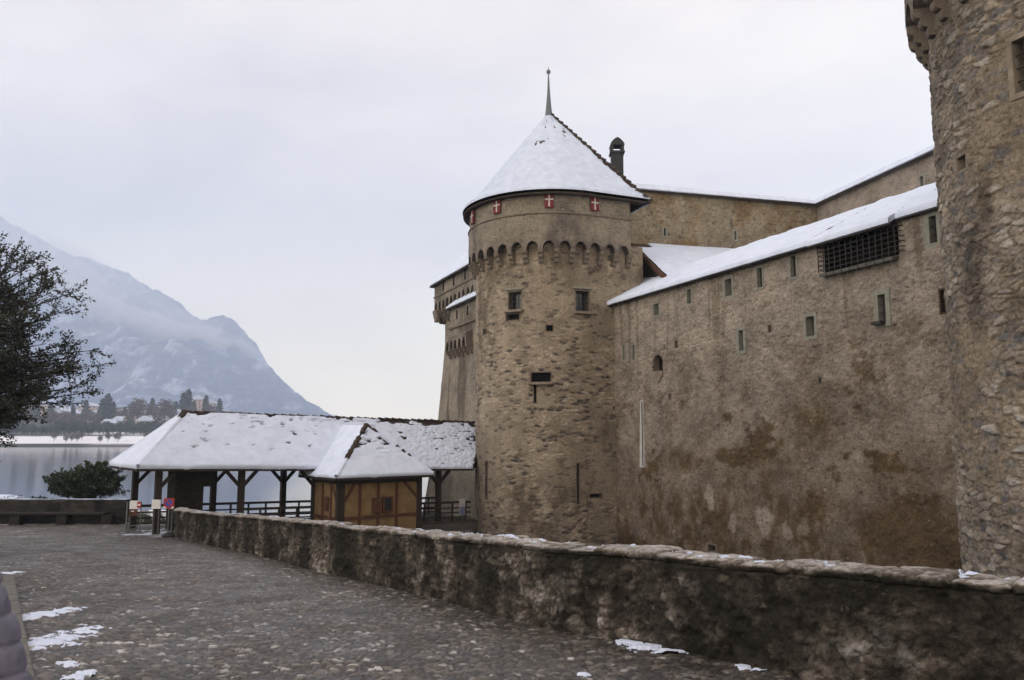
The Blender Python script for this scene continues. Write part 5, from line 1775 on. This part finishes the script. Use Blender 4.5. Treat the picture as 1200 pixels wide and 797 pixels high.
def far_tree(kind, h, seed, label):
    rs = np.random.RandomState(seed)
    root = empty('conifer_tree' if kind == 'conifer' else 'broadleaf_tree', (0, 0, 0))
    tag(root, label, 'tree', 'trees on the far shore')
    pts, sz = crown_pts(kind, h, rs)
    leaf_mesh('crown', pts, sz * 1.6, seed, M['leaf_conifer'] if kind != 'bare' else M['leaf_bare'], None, 1.5, 0.5, root)
    MB().tube([(0, 0, -0.6), (0, 0, h * 0.5), (0, 0, h * 0.92)], [h * 0.022, h * 0.014, h * 0.004], 6).build('trunk', M['bark'], root)
    return root
# (kind, height, spots): spots are photo columns with a distance and a scale
LB = {'tall_conifer': 'tall dark conifer standing among the houses of the far shore',
      'round': 'round crowned bare brownish tree among the houses of the far shore',
      'dark': 'dark bushy tree in the belt just above the far snowy bank',
      'reed': 'small thin bare tree on the snowy bank by the lake'}
protos = {'tall_conifer': far_tree('conifer', 22, 31, LB['tall_conifer']), 'round': far_tree('bare', 17, 32, LB['round']),
          'dark': far_tree('broadleaf', 9, 33, LB['dark']), 'reed': far_tree('bare', 6, 34, LB['reed'])}
rs = np.random.RandomState(77)
spots = []
for u, Y, k in ((124, 640, 1.25), (118, 660, 0.95), (131, 650, 0.95), (145, 690, 0.6), (213, 700, 1.15), (219, 705, 1.35), (205, 720, 0.85), (240, 730, 1.05), (256, 760, 0.8), (99, 680, 0.9), (84, 640, 0.8), (177, 700, 0.9), (58, 640, 1.0), (40, 660, 1.1), (20, 650, 0.9), (226, 740, 0.8)):
    spots.append(('tall_conifer', u, Y, k * 0.86))
for u, Y, k in ((160, 650, 1.3), (155, 670, 1.05), (176, 640, 1.0), (192, 650, 1.2), (104, 630, 0.9), (140, 620, 0.85), (168, 600, 0.8), (184, 615, 0.8), (200, 640, 0.9), (92, 600, 0.8), (112, 600, 0.75), (150, 595, 0.7), (75, 620, 0.9), (222, 650, 0.9), (62, 610, 0.8), (30, 620, 1.0), (246, 720, 0.8)):
    spots.append(('round', u, Y, k))
for u in np.linspace(5, 228, 46):
    spots.append(('dark', u + rs.uniform(-3, 3), rs.uniform(526, 560), rs.uniform(0.75, 1.25)))
for u in np.linspace(-60, 0, 10):
    spots.append(('dark', u, rs.uniform(526, 560), 1.1))
for u in (64, 78, 85, 91, 96, 118, 127, 136, 139, 172):
    spots.append(('reed', u, rs.uniform(474, 500), rs.uniform(0.8, 1.3)))
ONE = {124: 'largest broad dark conifer of the far shore, midway between left tree and bridge roof',
       213: 'left one of the conifer pair rising just above the left end of the bridge roof',
       219: 'right and taller one of the conifer pair above the left end of the bridge roof',
       240: 'slim conifer showing over the bridge roof ridge, second from the right',
       256: 'rightmost small conifer showing over the bridge roof ridge',
       145: 'short slim conifer between the largest conifer and the round bare trees',
       177: 'slim conifer standing among round bare trees left of the bridge roof',
       160: 'widest round bare tree of the far shore, right of the largest conifer',
       192: 'round bare tree just left of the conifer pair by the bridge roof'}
used = set()
for kind, u, Y, k in spots:
    x = ray(u, 505)[0] * Y
    o = protos[kind] if kind not in used else copy_tree(protos[kind])
    used.add(kind)
    o.location = (x, Y, float(hill_z(np.array([x]), np.array([float(Y)]))[0]) - 0.3)
    o.scale = (k * rs.uniform(0.85, 1.15), k, k * rs.uniform(0.9, 1.1))
    o.rotation_euler = (0, 0, rs.uniform(0, 6.28))
    o['label'] = ONE[u] if u in ONE and kind in ('tall_conifer', 'round') else LB[kind]
M['house_wall'] = simple('pale house render', (0.42, 0.38, 0.36), (0.55, 0.50, 0.47), 0.3, 0.9, 0.2, 0.05)
M['house_pink'] = simple('pinkish house render', (0.42, 0.33, 0.31), (0.50, 0.40, 0.37), 0.3, 0.9, 0.2, 0.05)
def house(wd, dp, h, rh, wall, label, nfl=2, nw=3):
    root = empty('house', (0, 0, 0))
    tag(root, label, 'house', 'houses on the far shore')
    MB().box(-wd / 2, wd / 2, -dp / 2, dp / 2, -3, h).build('wall', wall, root)
    mb = MB().prism([(-wd / 2 - 0.7, h - 0.2), (wd / 2 + 0.7, h - 0.2), (wd / 2 * 0.1, h + rh), (-wd / 2 * 0.1, h + rh)], (0, -dp / 2 - 0.6, 0), (1, 0, 0), (0, 0, 1), (0, dp + 1.2, 0))
    rf = mb.build('roof', M['tile'], root)
    MB().prism([(-wd / 2 - 0.6, h - 0.05), (wd / 2 + 0.6, h - 0.05), (wd / 2 * 0.12, h + rh + 0.35), (-wd / 2 * 0.12, h + rh + 0.35)], (0, -dp / 2 - 0.75, 0.02), (1, 0, 0), (0, 0, 1), (0, dp + 1.4, 0)).build('snow', M['snow'], rf)
    MB().box(wd * 0.2, wd * 0.2 + 0.9, 0, 0.9, h, h + rh + 1.1).build('chimney', wall, rf)
    for f in range(nfl):
        for k in range(nw):
            x = -wd / 2 + wd * (k + 0.5) / nw
            z = h * (f + 0.55) / nfl
            MB().box(x - 0.55, x + 0.55, -dp / 2 - 0.06, -dp / 2 + 0.05, z - 0.75, z + 0.75).build('window', M['glass'], root)
    return root
hs = [house(13, 10, 7, 4, M['house_wall'], 'pale villa with snowy gable roof among trees of the far shore'), house(18, 11, 6, 3.2, M['house_pink'], 'long low pinkish house with snowy roof on the far shore', 2, 5), house(16, 12, 13, 4.5, M['house_pink'], 'tall pinkish building with snowy roof high on the far slope', 4, 4)]
hsp = [(0, 170, 598, 0.9), (1, 176, 640, 0.7), (0, 141, 610, 0.8), (0, 185, 700, 0.9), (1, 150, 700, 0.9), (0, 112, 680, 0.9), (1, 133, 720, 0.9), (2, 231, 800, 0.95), (0, 160, 760, 0.9), (0, 195, 760, 0.9), (1, 88, 720, 1.0), (0, 206, 690, 0.8), (0, 128, 600, 0.7), (1, 104, 800, 1.0), (0, 72, 680, 1.2), (2, 45, 740, 0.9), (0, 247, 830, 0.9)]
HL = [h['label'] for h in hs]
used = set()
for k, u, Y, s_ in hsp:
    x = ray(u, 500)[0] * Y
    o = hs[k] if k not in used else copy_tree(hs[k])
    used.add(k)
    o.location = (x, Y, float(hill_z(np.array([x]), np.array([float(Y)]))[0]))
    o.rotation_euler = (0, 0, rs.uniform(-0.5, 0.5))
    o.scale = (s_, s_, s_)
    o['label'] = {231: 'tall pinkish block with snowy roof beside the conifers above the bridge roof', 170: 'pale villa with snowy gable, biggest white house just above the dark tree belt', 141: 'pale villa with snowy gable, left of the biggest white house'}.get(u, HL[k])

# ------------------------------------------------------------------ mountains
def mountain(name, prof, Yr0, Yfoot, seed, amp, xspan, n=760, m=260):
    us = np.array([p[0] for p in prof], float)
    vs = np.array([p[1] for p in prof], float)
    xr = np.array([ray(u, v)[0] * Yr0 for u, v in prof])
    zr = np.array([ray(u, v)[1] * Yr0 for u, v in prof])
    x = np.linspace(*xspan, n)
    f = np.linspace(0, 1.35, m)
    X, Fq = np.meshgrid(x, f)
    H = np.interp(X, xr, zr) - LAKE
    Y = Yfoot + (Yr0 - Yfoot) * Fq
    fall = np.where(Fq < 1, Fq ** 1.25, 1 - (Fq - 1) * 1.6)
    rid = 1 - np.abs(2 * fbm(X / 420, Y / 900, seed, 5, 0.55) - 1)
    rg = (rid - 0.75) * amp * np.clip(H / 300, 0, 1) * np.clip(Fq * 2, 0, 1) * np.where(Fq > 0.9, 0.35, 1)
    small = (fbm(X / 60, Y / 90, seed + 4, 4, 0.6) - 0.5) * 26 * np.clip(H / 150, 0, 1)
    tr = (vnoise(X / 9, Y / 14, seed + 9) - 0.5) * 9 * np.clip(H / 150, 0, 1)
    Z = LAKE - 2 + H * fall + rg + small + tr
    gx = np.gradient(Z, axis=1) / np.gradient(X, axis=1)
    snow_ = np.clip(sst(0.52, 0.72, fbm(X / 45, Z / 90 + Y / 260, seed + 6, 6, 0.66)) * 0.80 + sst(350, 800, Z) * 0.38 + sst(0.50, 0.7, fbm(X / 14, Z / 14, seed + 16, 3)) * 0.15, 0, 1)
    rock = sst(0.62, 0.70, fbm(X / 130, Z / 60, seed + 8, 4)) * sst(150, 300, Z)
    g = Grids()
    g.add(X, Y, Z, None, (snow_, rock, vnoise(X / 25, Z / 25, 3)))
    g.raw = (X, Y, Z)
    return g
def mt_mat(name, forest, snowc, lift=0.0):
    t = NT(name)
    r, gg, b = t.attr()
    c = t.mix(t.noise(0.03, 6, 0.7), forest, tuple(x * 2.2 for x in forest))
    c = t.mix(t.math('MULTIPLY', gg, 0.6), c, (0.34, 0.31, 0.29))
    c = t.mix(r, c, snowc)
    t.col(c)
    return t.fin(0.95, 0.05)
prof = [(-420, 130), (-200, 165), (-80, 215), (0, 257), (20, 268), (50, 286), (75, 297), (100, 306), (128, 312), (150, 320), (165, 331), (185, 342), (205, 354), (225, 370), (237, 377), (250, 374), (262, 373), (275, 380), (290, 398), (300, 407), (312, 427), (330, 446), (350, 463), (368, 475), (387, 488), (405, 503), (420, 512), (500, 514)]
mg = mountain('mountain', prof, 4000, 2350, 3, 260, (-3400, -600))
MT = mg.raw
tag(mg.build('mountain', mt_mat('snow dusted forest slope', (0.026, 0.042, 0.085), (0.60, 0.65, 0.76))), kind='structure')  # forest colour holds some blue of the distant haze

# ------------------------------------------------------------------ low cloud band hanging on the mountain side
def mt_hit(u, v):
    X, Y, Z = MT
    a, b = ray(u, v)
    for q in np.arange(2400, 4000, 12.0):
        f = (q - Y[0, 0]) / (Y[1, 0] - Y[0, 0])
        c = (a * q - X[0, 0]) / (X[0, 1] - X[0, 0])
        i, j = int(np.clip(f, 0, X.shape[0] - 1)), int(np.clip(c, 0, X.shape[1] - 1))
        if Z[i, j] > b * q: return q
    return 3900.0
def low_cloud(name, pts, dens, seed, label):
    t = bpy.data.materials.new(name)
    t.use_nodes = True
    n_ = t.node_tree
    n_.nodes.clear()
    oo = n_.nodes.new('ShaderNodeOutputMaterial')
    pv = n_.nodes.new('ShaderNodeVolumePrincipled')
    pv.inputs['Density'].default_value = dens
    pv.inputs['Color'].default_value = (1.0, 0.98, 0.98, 1)
    n_.links.new(pv.outputs[0], oo.inputs['Volume'])
    us, vs, th = (np.array([p[k] for p in pts], float) for k in range(3))
    tt = np.linspace(0, len(pts) - 1, 90)
    u, v, w = (np.interp(tt, np.arange(len(pts)), q) for q in (us, vs, th))
    Yd = np.array([mt_hit(a, b) for a, b in zip(u, v)])
    Yd = np.convolve(np.pad(Yd, 8, mode='edge'), np.ones(17) / 17, 'valid')
    ph = np.linspace(0, 2 * math.pi, 37)
    T, PH = np.meshgrid(tt, ph, indexing='ij')
    r = (w / 2 * Yd / F)[:, None] * np.clip(np.minimum(tt, len(pts) - 1 - tt) * 1.6, 0.02, 1)[:, None] ** 0.5
    lump = 0.62 + 0.75 * fbm(T * 2.2 + 5, np.cos(PH) * 1.3 + 7, seed, 4)
    r = r * lump
    cx = np.array([ray(a, b)[0] * y for a, b, y in zip(u, v, Yd)])[:, None]
    cz = np.array([ray(a, b)[1] * y for a, b, y in zip(u, v, Yd)])[:, None]
    g = Grids()
    g.add(cx + 0 * r, Yd[:, None] - 60 + 1.2 * r * np.cos(PH), cz + r * np.sin(PH))
    o = g.build('cloud_bank', t)
    tag(o, kind='stuff')
BAND = [(-60, 285, 26), (10, 305, 34), (50, 322, 44), (85, 338, 46), (115, 355, 44), (150, 376, 36), (190, 388, 32), (230, 397, 30), (265, 403, 30), (292, 409, 22), (312, 416, 8)]
low_cloud('mist core', [(u, v, w * 0.55) for u, v, w in BAND], 0.03, 3, '')
low_cloud('low_cloud', BAND, 0.012, 4, '')
low_cloud('mist edge', [(u - 6, v - 3, w * 1.7) for u, v, w in BAND], 0.0022, 5, '')
low_cloud('mist veil', [(-90, 270, 70), (0, 290, 80), (80, 318, 70), (160, 350, 50), (215, 376, 34), (260, 395, 20)], 0.0022, 6, '')

# ------------------------------------------------------------------ road edge: kerb, snow, signs, barrier
def on_road(u, v):
    a, b = ray(u, v)
    y = 8.0
    for _ in range(60):
        y = 0.5 * y + 0.5 * float(gzf(a * y, y)) / b
    return Vector((a * y, y, gzf(a * y, y)))
k0, k1 = on_road(38, 797), on_road(17, 686)
kd = (k1 - k0).to_2d().normalized()
ks = Vector((-kd.y, kd.x))
mb = MB()
p = k0.to_2d() - kd * 7.0
rk = random.Random(4)
i = 0
while (p - k0.to_2d()).dot(kd) < (k1 - k0).length + 0.6:
    L_ = rk.uniform(0.55, 0.8)
    q = p + kd * L_ / 2
    z = gzf(q.x, q.y)
    sl2 = gzf(*(q + kd * 0.5)) - gzf(*(q - kd * 0.5))
    mb.ob((q.x + ks.x * 0.08, q.y + ks.y * 0.08, z + 0.0), Vector((kd.x, kd.y, sl2)) * (L_ / 2 - 0.008), ks.to_3d() * 0.085, zz * (0.075 + rk.uniform(-0.006, 0.006)))
    p = p + kd * L_
tag(mb.build('kerb', simple('pale kerb stone', (0.085, 0.08, 0.075), (0.14, 0.132, 0.125), 5, 0.85, 0.3, 0.6, 0.01), bevel=0.012), kind='structure')

def snow_patch(u, v, wpx, hpx, seed, label, thick=0.05, streak=1.0, skew=0.0, thr=0.5, group='melting snow patches on the road'):
    c = on_road(u, v)
    Wm = wpx / F * c.y
    Lm = hpx * c.y ** 2 / (F * (-c.z))
    n = 110
    S, T = np.meshgrid(np.linspace(-1, 1, n), np.linspace(-1, 1, n))
    X = c.x + S * Wm * 0.62 + skew * T * Wm * 0.5
    Y = c.y + T * Lm * 0.62
    e = 1 - (S ** 2 + T ** 2) ** 0.5
    nz = fbm(X * 3.0 / max(0.3, Wm * 0.5) * 0.5, Y * 5.0 * streak / max(0.3, Lm * 0.5) * 0.5, seed, 6, 0.62) - thr
    h = e * 0.62 - 0.06 + nz * 2.0
    rut_ = 0.05 * (fbm(X * 0.35, Y * 0.2, 77, 3) - 0.5)
    grain = 0.006 * (fbm(X * 22, Y * 22, seed + 3, 3) - 0.5)
    Z = gz(X, Y) + rut_ - 0.004 + (0.016 + 0.45 * thick) * sst(-0.12, 0.6, h) + grain
    m = (h > -0.10)
    fm = m[:-1, :-1] | m[1:, 1:] | m[1:, :-1] | m[:-1, 1:]
    g = Grids()
    g.add(X, Y, Z, fm)
    o = g.build('snow_patch', M['snow'])
    tag(o, label, 'snow', group)
snow_patch(57, 719, 36, 22, 201, 'upper flat ragged snow patch on the cobbles beside the left kerb', 0.05, 1.6, 0.3)
snow_patch(72, 749, 58, 42, 202, 'largest streaky snow patch on the cobbles beside the left kerb', 0.05, 2.2, -0.35, 0.52)
snow_patch(80, 780, 26, 8, 203, 'small oval snow scrap below the streaky patch near the left kerb', 0.04)
snow_patch(92, 793, 26, 12, 204, 'snow lump at the bottom edge of the view near the left kerb', 0.05)
snow_patch(769, 756, 72, 24, 205, 'large white snow patch on the cobbles at the foot of the parapet', 0.07, 1.3, -0.2, 0.40)
snow_patch(827, 769, 30, 9, 206, 'small snow scrap right of the large patch by the parapet', 0.05)
snow_patch(893, 785, 48, 9, 207, 'thin long snow strip under the parapet near the lower right', 0.05, 1.3, 0, 0.44)
snow_patch(487, 691, 12, 4, 208, 'tiny snow scrap halfway along the parapet foot, left one of a pair', 0.04)
snow_patch(512, 697.5, 16, 4, 209, 'tiny snow scrap halfway along the parapet foot, right one of a pair', 0.04)
snow_patch(685, 793, 14, 6, 210, 'lone snow crumb on the cobbles at the bottom middle', 0.035)
snow_patch(190, 625, 86, 11, 211, 'wide thin snow patch round the no parking sign', 0.03, 1.2, 0.2, 0.44)
snow_patch(60, 613, 150, 3.0, 212, 'long thin snow line along the foot of the stone bench', 0.03, 1.5, 0, 0.5)
snow_patch(9, 672.5, 26, 4, 213, 'small snow scrap at the left edge beyond the kerb', 0.04)

# no parking sign on its rubber foot
YS = 28.6
c = P(198, 590, YS)
zg = gzf(c.x, YS)
root = empty('no_parking_sign', (c.x, YS, zg))
tag(root, 'square red sign with blue no parking disc on a thin post and black rubber foot', 'sign')
MB().ob(c + Vector((0, 0, 0)), (0.185, 0, 0), (0, 0.012, 0), (0, 0, 0.18)).build('plate', M['sign_red'], root)
def disc(r0, r1, y, m, name, par, zc=c.z + 0.02):
    mb = MB()
    N_ = 40
    for k in range(N_):
        a0, a1 = 2 * math.pi * k / N_, 2 * math.pi * (k + 1) / N_
        mb.face([(c.x + r * math.cos(a), y, zc + r * math.sin(a)) for r, a in ((r0, a0), (r1, a0), (r1, a1), (r0, a1))])
    return mb.build(name, m, par)
d_ = disc(0.0, 0.128, YS - 0.016, M['sign_blue'], 'blue_disc', root)
disc(0.128, 0.165, YS - 0.017, M['sign_red'], 'red_ring', root)
MB().ob((c.x, YS - 0.019, c.z + 0.02), (0.092, 0, -0.092), (0, 0.002, 0), (0.015, 0, 0.015)).build('slash', M['sign_red'], root)
for sx in (-1, 1):
    MB().prism([(0.06, -0.175), (0.18, -0.175), (0.18, -0.10), (0.13, -0.115)], (c.x, YS - 0.014, c.z), (sx, 0, 0), (0, 0, 1), (0, -0.003, 0)).build('white_corner', M['white'], root)
MB().tube([(c.x, YS + 0.03, zg + 0.05), (c.x, YS + 0.03, c.z + 0.16)], 0.022, 10).build('post', M['metal'], root)
mb = MB()
for y0 in (-0.17, 0.17):
    mb.tube([(c.x + 0.02, YS + 0.03 + y0 * 0.3, zg + 0.03), (c.x + 0.3, YS + 0.03 + y0, zg + 0.03)], 0.0)
mb = MB().lathe([(0.0, 0.02), (0.34, 0.02), (0.34, 0.09), (0.20, 0.16), (0.06, 0.18), (0.0, 0.18)], (c.x + 0.14, YS + 0.05, zg), 20)
mb.build('rubber_foot', M['rubber'], root, smooth=True)
reparent_fix(root)
# second slim post behind it
c2 = P(201.8, 600, 29.3)
mb = MB().tube([(c2.x, 29.3, gzf(c2.x, 29.3) - 0.05), (c2.x, 29.3, P(201.8, 586, 29.3).z)], 0.025, 8)
tag(mb.build('slim_post', M['metal']), 'bare slim grey post right behind the no parking sign', 'post')
# white notice on two legs
YN = 29.0
c = P(183, 591, YN)
zg = gzf(c.x, YN)
root = empty('white_notice', (c.x, YN, zg))
tag(root, 'white notice plate on two thin legs in the bridge entrance', 'sign')
MB().ob(c, (0.16, 0, 0), (0, 0.012, 0), (0, 0, 0.16)).build('plate', M['white'], root, bevel=0.004)
mb = MB()
for k in range(6):
    w_ = (0.12, 0.10, 0.125, 0.09, 0.12, 0.07)[k]
    mb.ob((c.x - 0.13 + w_, YN - 0.0135, c.z + 0.11 - 0.042 * k), (w_, 0, 0), (0, 0.001, 0), (0, 0, 0.006))
for sx in (-1, 1):
    MB().tube([(c.x + sx * 0.10, YN + 0.03, zg - 0.05), (c.x + sx * 0.10, YN + 0.03, c.z + 0.12)], 0.018, 8).build('leg', M['metal'], root)
reparent_fix(root)
# slatted gate frame at the left of the entrance
YG = 30.4
zg = gzf(-15, YG)
def gx(u): return ray(u, 605)[0] * YG
root = empty('entrance_barrier', (gx(156), YG, zg))
tag(root, 'grey metal barrier frame with white board and small red and white plate', 'barrier')
for u in (148.6, 151.6, 164.8):
    MB().tube([(gx(u), YG, zg - 0.05), (gx(u), YG, P(u, 587.5, YG).z)], 0.035 if u < 150 else 0.022, 8).build('post', M['metal'], root)
cw_ = P(157.6, 591.5, YG)
MB().ob((cw_.x, YG - 0.04, cw_.z), (0.155, 0, 0), (0, 0.012, 0), (0, 0, 0.155)).build('white_board', M['white'], root)
cr_ = P(164, 591.5, YG)
rp = MB().ob((cr_.x, YG - 0.06, cr_.z), (0.075, 0, 0), (0, 0.012, 0), (0, 0, 0.11)).build('red_plate', M['sign_red'], root)
MB().ob((cr_.x, YG - 0.074, cr_.z), (0.05, 0, 0), (0, 0.003, 0), (0, 0, 0.035)).build('white_band', M['white'], rp)
cb_ = P(156.5, 600.5, YG)
bb = MB().ob((cb_.x, YG - 0.02, cb_.z), (0.15, 0, 0), (0, 0.02, 0), (0, 0, 0.125)).build('brown_board', M['wood_red'], root)
MB().ob((cb_.x - 0.02, YG - 0.043, cb_.z + 0.05), (0.06, 0, 0), (0, 0.002, 0), (0, 0, 0.018)).build('white_band', M['white'], bb)
MB().beam((gx(151.6), YG, zg + 0.28), (gx(164.8), YG, zg + 0.28), 0.03, 0.03).build('bottom_rail', M['metal'], root)
pts = [Vector((gx(164.8), YG, zg + 0.62)).lerp(Vector((gx(176.5), YG + 0.6, zg + 0.58)), k / 8) - zz * 0.10 * math.sin(math.pi * k / 8) for k in range(9)]
MB().tube(pts, 0.012, 6).build('chain', M['iron'], root)
reparent_fix(root)

# ------------------------------------------------------------------ person at the left edge
def skin(name, joints, bones, mat, parent, sub=2, root_i=0):
    me = bpy.data.meshes.new(name)
    me.from_pydata([j[0] for j in joints], bones, [])
    o = bpy.data.objects.new(name, me)
    COL.objects.link(o)
    m = o.modifiers.new('skin', 'SKIN')
    m.use_smooth_shade = True
    for i, j in enumerate(joints):
        sv_ = me.skin_vertices[0].data[i]
        r = j[1]
        sv_.radius = r if isinstance(r, tuple) else (r, r)
        sv_.use_root = (i == root_i)
    ss_ = o.modifiers.new('sub', 'SUBSURF')
    ss_.levels = sub
    ss_.render_levels = sub
    bpy.context.view_layer.update()
    dg = bpy.context.evaluated_depsgraph_get()
    m2 = bpy.data.meshes.new_from_object(o.evaluated_get(dg))
    bpy.data.objects.remove(o)
    m2.materials.clear()
    m2.materials.append(mat)
    m2.polygons.foreach_set('use_smooth', [True] * len(m2.polygons))
    return link(bpy.data.objects.new(name, m2), parent)
M['skin'] = simple('skin', (0.42, 0.27, 0.20), (0.50, 0.33, 0.25), 6, 0.6, 0.4, 0.05)
M['jacket'] = simple('purple grey quilted nylon', (0.070, 0.066, 0.098), (0.125, 0.118, 0.168), 9, 0.55, 0.4, 0.25, 0.01)
M['jeans'] = simple('dark denim', (0.03, 0.035, 0.05), (0.05, 0.055, 0.075), 30, 0.85, 0.2, 0.3, 0.004)
M['boot'] = simple('dark boot leather', (0.02, 0.016, 0.014), (0.04, 0.032, 0.028), 10, 0.6, 0.4, 0.3, 0.004)
M['hair'] = simple('brown hair', (0.03, 0.018, 0.010), (0.07, 0.042, 0.025), 14, 0.6, 0.4, 0.6, 0.01, (6, 6, 1))
PX_, PY_ = -1.545, 2.05
root = empty('person', (PX_, PY_, gzf(PX_, PY_) - 0.02), R_(6))
tag(root, 'person in a purple grey quilted jacket at the left edge, seen from behind', 'person')
jt = [((0, 0, 0.92), (0.150, 0.115)), ((0, -0.01, 1.10), (0.128, 0.10)), ((0, 0, 1.30), (0.155, 0.11)), ((0, 0.0, 1.43), (0.075, 0.07)), ((0, 0.015, 1.50), (0.056, 0.056)), ((0, 0.03, 1.58), (0.072, 0.085)), ((0, 0.025, 1.65), (0.074, 0.092)), ((0, 0.02, 1.715), (0.04, 0.05))]
bn = [(0, 1), (1, 2), (2, 3), (3, 4), (4, 5), (5, 6), (6, 7)]
for sx in (-1, 1):
    b0 = len(jt)
    jt += [((sx * 0.165, 0, 1.385), 0.058), ((sx * 0.265, -0.03, 1.12), 0.043), ((sx * 0.285, 0.10, 0.92), 0.030), ((sx * 0.285, 0.135, 0.865), (0.040, 0.022)), ((sx * 0.285, 0.16, 0.825), (0.040, 0.018))]
    bn += [(2, b0), (b0, b0 + 1), (b0 + 1, b0 + 2), (b0 + 2, b0 + 3), (b0 + 3, b0 + 4)]
    for k, (fx, ln_) in enumerate(((-0.03, 0.062), (-0.010, 0.074), (0.010, 0.070), (0.030, 0.054))):
        f0 = len(jt)
        x = sx * 0.285 + fx * 0.2
        yb = 0.16 + fx * 0.9
        jt += [((x, yb, 0.815), 0.0095), ((x, yb + 0.006, 0.815 - ln_ * 0.5), 0.0090), ((x - sx * 0.012, yb + 0.004, 0.815 - ln_), 0.0075)]
        bn += [(b0 + 4, f0), (f0, f0 + 1), (f0 + 1, f0 + 2)]
    f0 = len(jt)
    jt += [((sx * 0.268, 0.175, 0.855), 0.011), ((sx * 0.258, 0.205, 0.825), 0.0095), ((sx * 0.256, 0.212, 0.795), 0.008)]
    bn += [(b0 + 3, f0), (f0, f0 + 1), (f0 + 1, f0 + 2)]
    b1 = len(jt)
    jt += [((sx * 0.095, 0, 0.84), 0.088), ((sx * 0.105, 0.02, 0.48), 0.058), ((sx * 0.105, -0.025, 0.10), 0.040), ((sx * 0.11, 0.02, 0.05), (0.042, 0.035)), ((sx * 0.12, 0.13, 0.035), (0.042, 0.026))]
    bn += [(0, b1), (b1, b1 + 1), (b1 + 1, b1 + 2), (b1 + 2, b1 + 3), (b1 + 3, b1 + 4)]
body = skin('body', jt, bn, M['skin'], root)
# face: nose, ears, eyes, mouth pressed into the head
mb = MB()
mb.lathe([(0.0, 0.012), (0.010, 0.008), (0.013, -0.006), (0.0, -0.014)], (0, 0.122, 1.60), 10)
for sx in (-1, 1):
    mb.lathe([(0.0, 0.03), (0.012, 0.02), (0.016, 0.0), (0.010, -0.022), (0.0, -0.03)], (sx * 0.078, 0.03, 1.615), 10)
mb.build('nose_and_ears', M['skin'], root, smooth=True)
mb = MB()
for sx in (-1, 1): mb.lathe([(0.0, 0.007), (0.010, 0.004), (0.011, -0.003), (0.0, -0.008)], (sx * 0.031, 0.106, 1.632), 10)
mb.build('eyes', M['glass'], root, smooth=True)
MB().tube([(-0.024, 0.104, 1.558), (0, 0.112, 1.555), (0.024, 0.104, 1.558)], 0.006, 6).build('mouth', M['red'], root, smooth=True)
jk = [((0, 0, 0.80), (0.205, 0.160)), ((0, 0, 0.95), (0.195, 0.155)), ((0, -0.01, 1.12), (0.182, 0.142)), ((0, 0, 1.30), (0.195, 0.150)), ((0, 0, 1.42), (0.120, 0.10)), ((0, 0.01, 1.49), (0.085, 0.082))]
jb = [(0, 1), (1, 2), (2, 3), (3, 4), (4, 5)]
for sx in (-1, 1):
    b0 = len(jk)
    jk += [((sx * 0.175, 0, 1.375), 0.088), ((sx * 0.225, -0.015, 1.25), 0.082), ((sx * 0.270, -0.03, 1.12), 0.074), ((sx * 0.290, 0.095, 0.925), 0.056)]
    jb += [(3, b0), (b0, b0 + 1), (b0 + 1, b0 + 2), (b0 + 2, b0 + 3)]
jo = skin('jacket', jk, jb, M['jacket'], root, 5)
n_ = len(jo.data.vertices)
co = np.zeros(n_ * 3); no = np.zeros(n_ * 3)
jo.data.vertices.foreach_get('co', co)
jo.data.vertex_normals.foreach_get('vector', no)
co, no = co.reshape(-1, 3), no.reshape(-1, 3)
q = np.mod((co[:, 2] + 0.02 * co[:, 0]) / 0.070, 1.0) - 0.5
seam = np.exp(-(q * 0.070 / 0.006) ** 2)
wr = fbm(co[:, 0] * 18 + co[:, 1] * 15, co[:, 2] * 26 + co[:, 0] * 30, 5, 4) - 0.5
co += no * (-0.0045 * seam + 0.014 * wr + 0.0015 * np.cos(q * 2 * math.pi) * -1)[:, None]
jo.data.vertices.foreach_set('co', co.ravel())
jo.data.update()
tj = [((0, 0, 0.93), (0.160, 0.125))]
tbn = []
for sx in (-1, 1):
    b0 = len(tj)
    tj += [((sx * 0.095, 0, 0.83), 0.098), ((sx * 0.105, 0.02, 0.48), 0.072), ((sx * 0.105, -0.02, 0.12), 0.062)]
    tbn += [(0, b0), (b0, b0 + 1), (b0 + 1, b0 + 2)]
skin('trousers', tj, tbn, M['jeans'], root, 2)
for sx in (-1, 1):
    skin('boot', [((sx * 0.105, -0.025, 0.17), 0.062), ((sx * 0.107, -0.02, 0.06), 0.058), ((sx * 0.112, 0.06, 0.05), (0.052, 0.048)), ((sx * 0.12, 0.15, 0.042), (0.048, 0.036))], [(0, 1), (1, 2), (2, 3)], M['boot'], root, 2)
skin('hair', [((0, -0.045, 1.52), (0.072, 0.05)), ((0, -0.035, 1.60), (0.084, 0.07)), ((0, -0.005, 1.68), (0.084, 0.088)), ((0, 0.02, 1.735), (0.05, 0.06))], [(0, 1), (1, 2), (2, 3)], M['hair'], root, 2)

# ------------------------------------------------------------------ haze
t = bpy.data.materials.new('haze air')
t.use_nodes = True
n_ = t.node_tree
n_.nodes.clear()
oo = n_.nodes.new('ShaderNodeOutputMaterial')
pv = n_.nodes.new('ShaderNodeVolumePrincipled')
HAZE_D = 0.00034
pv.inputs['Density'].default_value = HAZE_D
pv.inputs['Color'].default_value = (0.66, 0.775, 1.0, 1)
pv.inputs['Anisotropy'].default_value = 0.0
n_.links.new(pv.outputs[0], oo.inputs['Volume'])
mb = MB().box(-3600, 2200, -120, 5300, LAKE - 1.6, 1500)
hz = mb.build('haze', t)
tag(hz, kind='stuff')
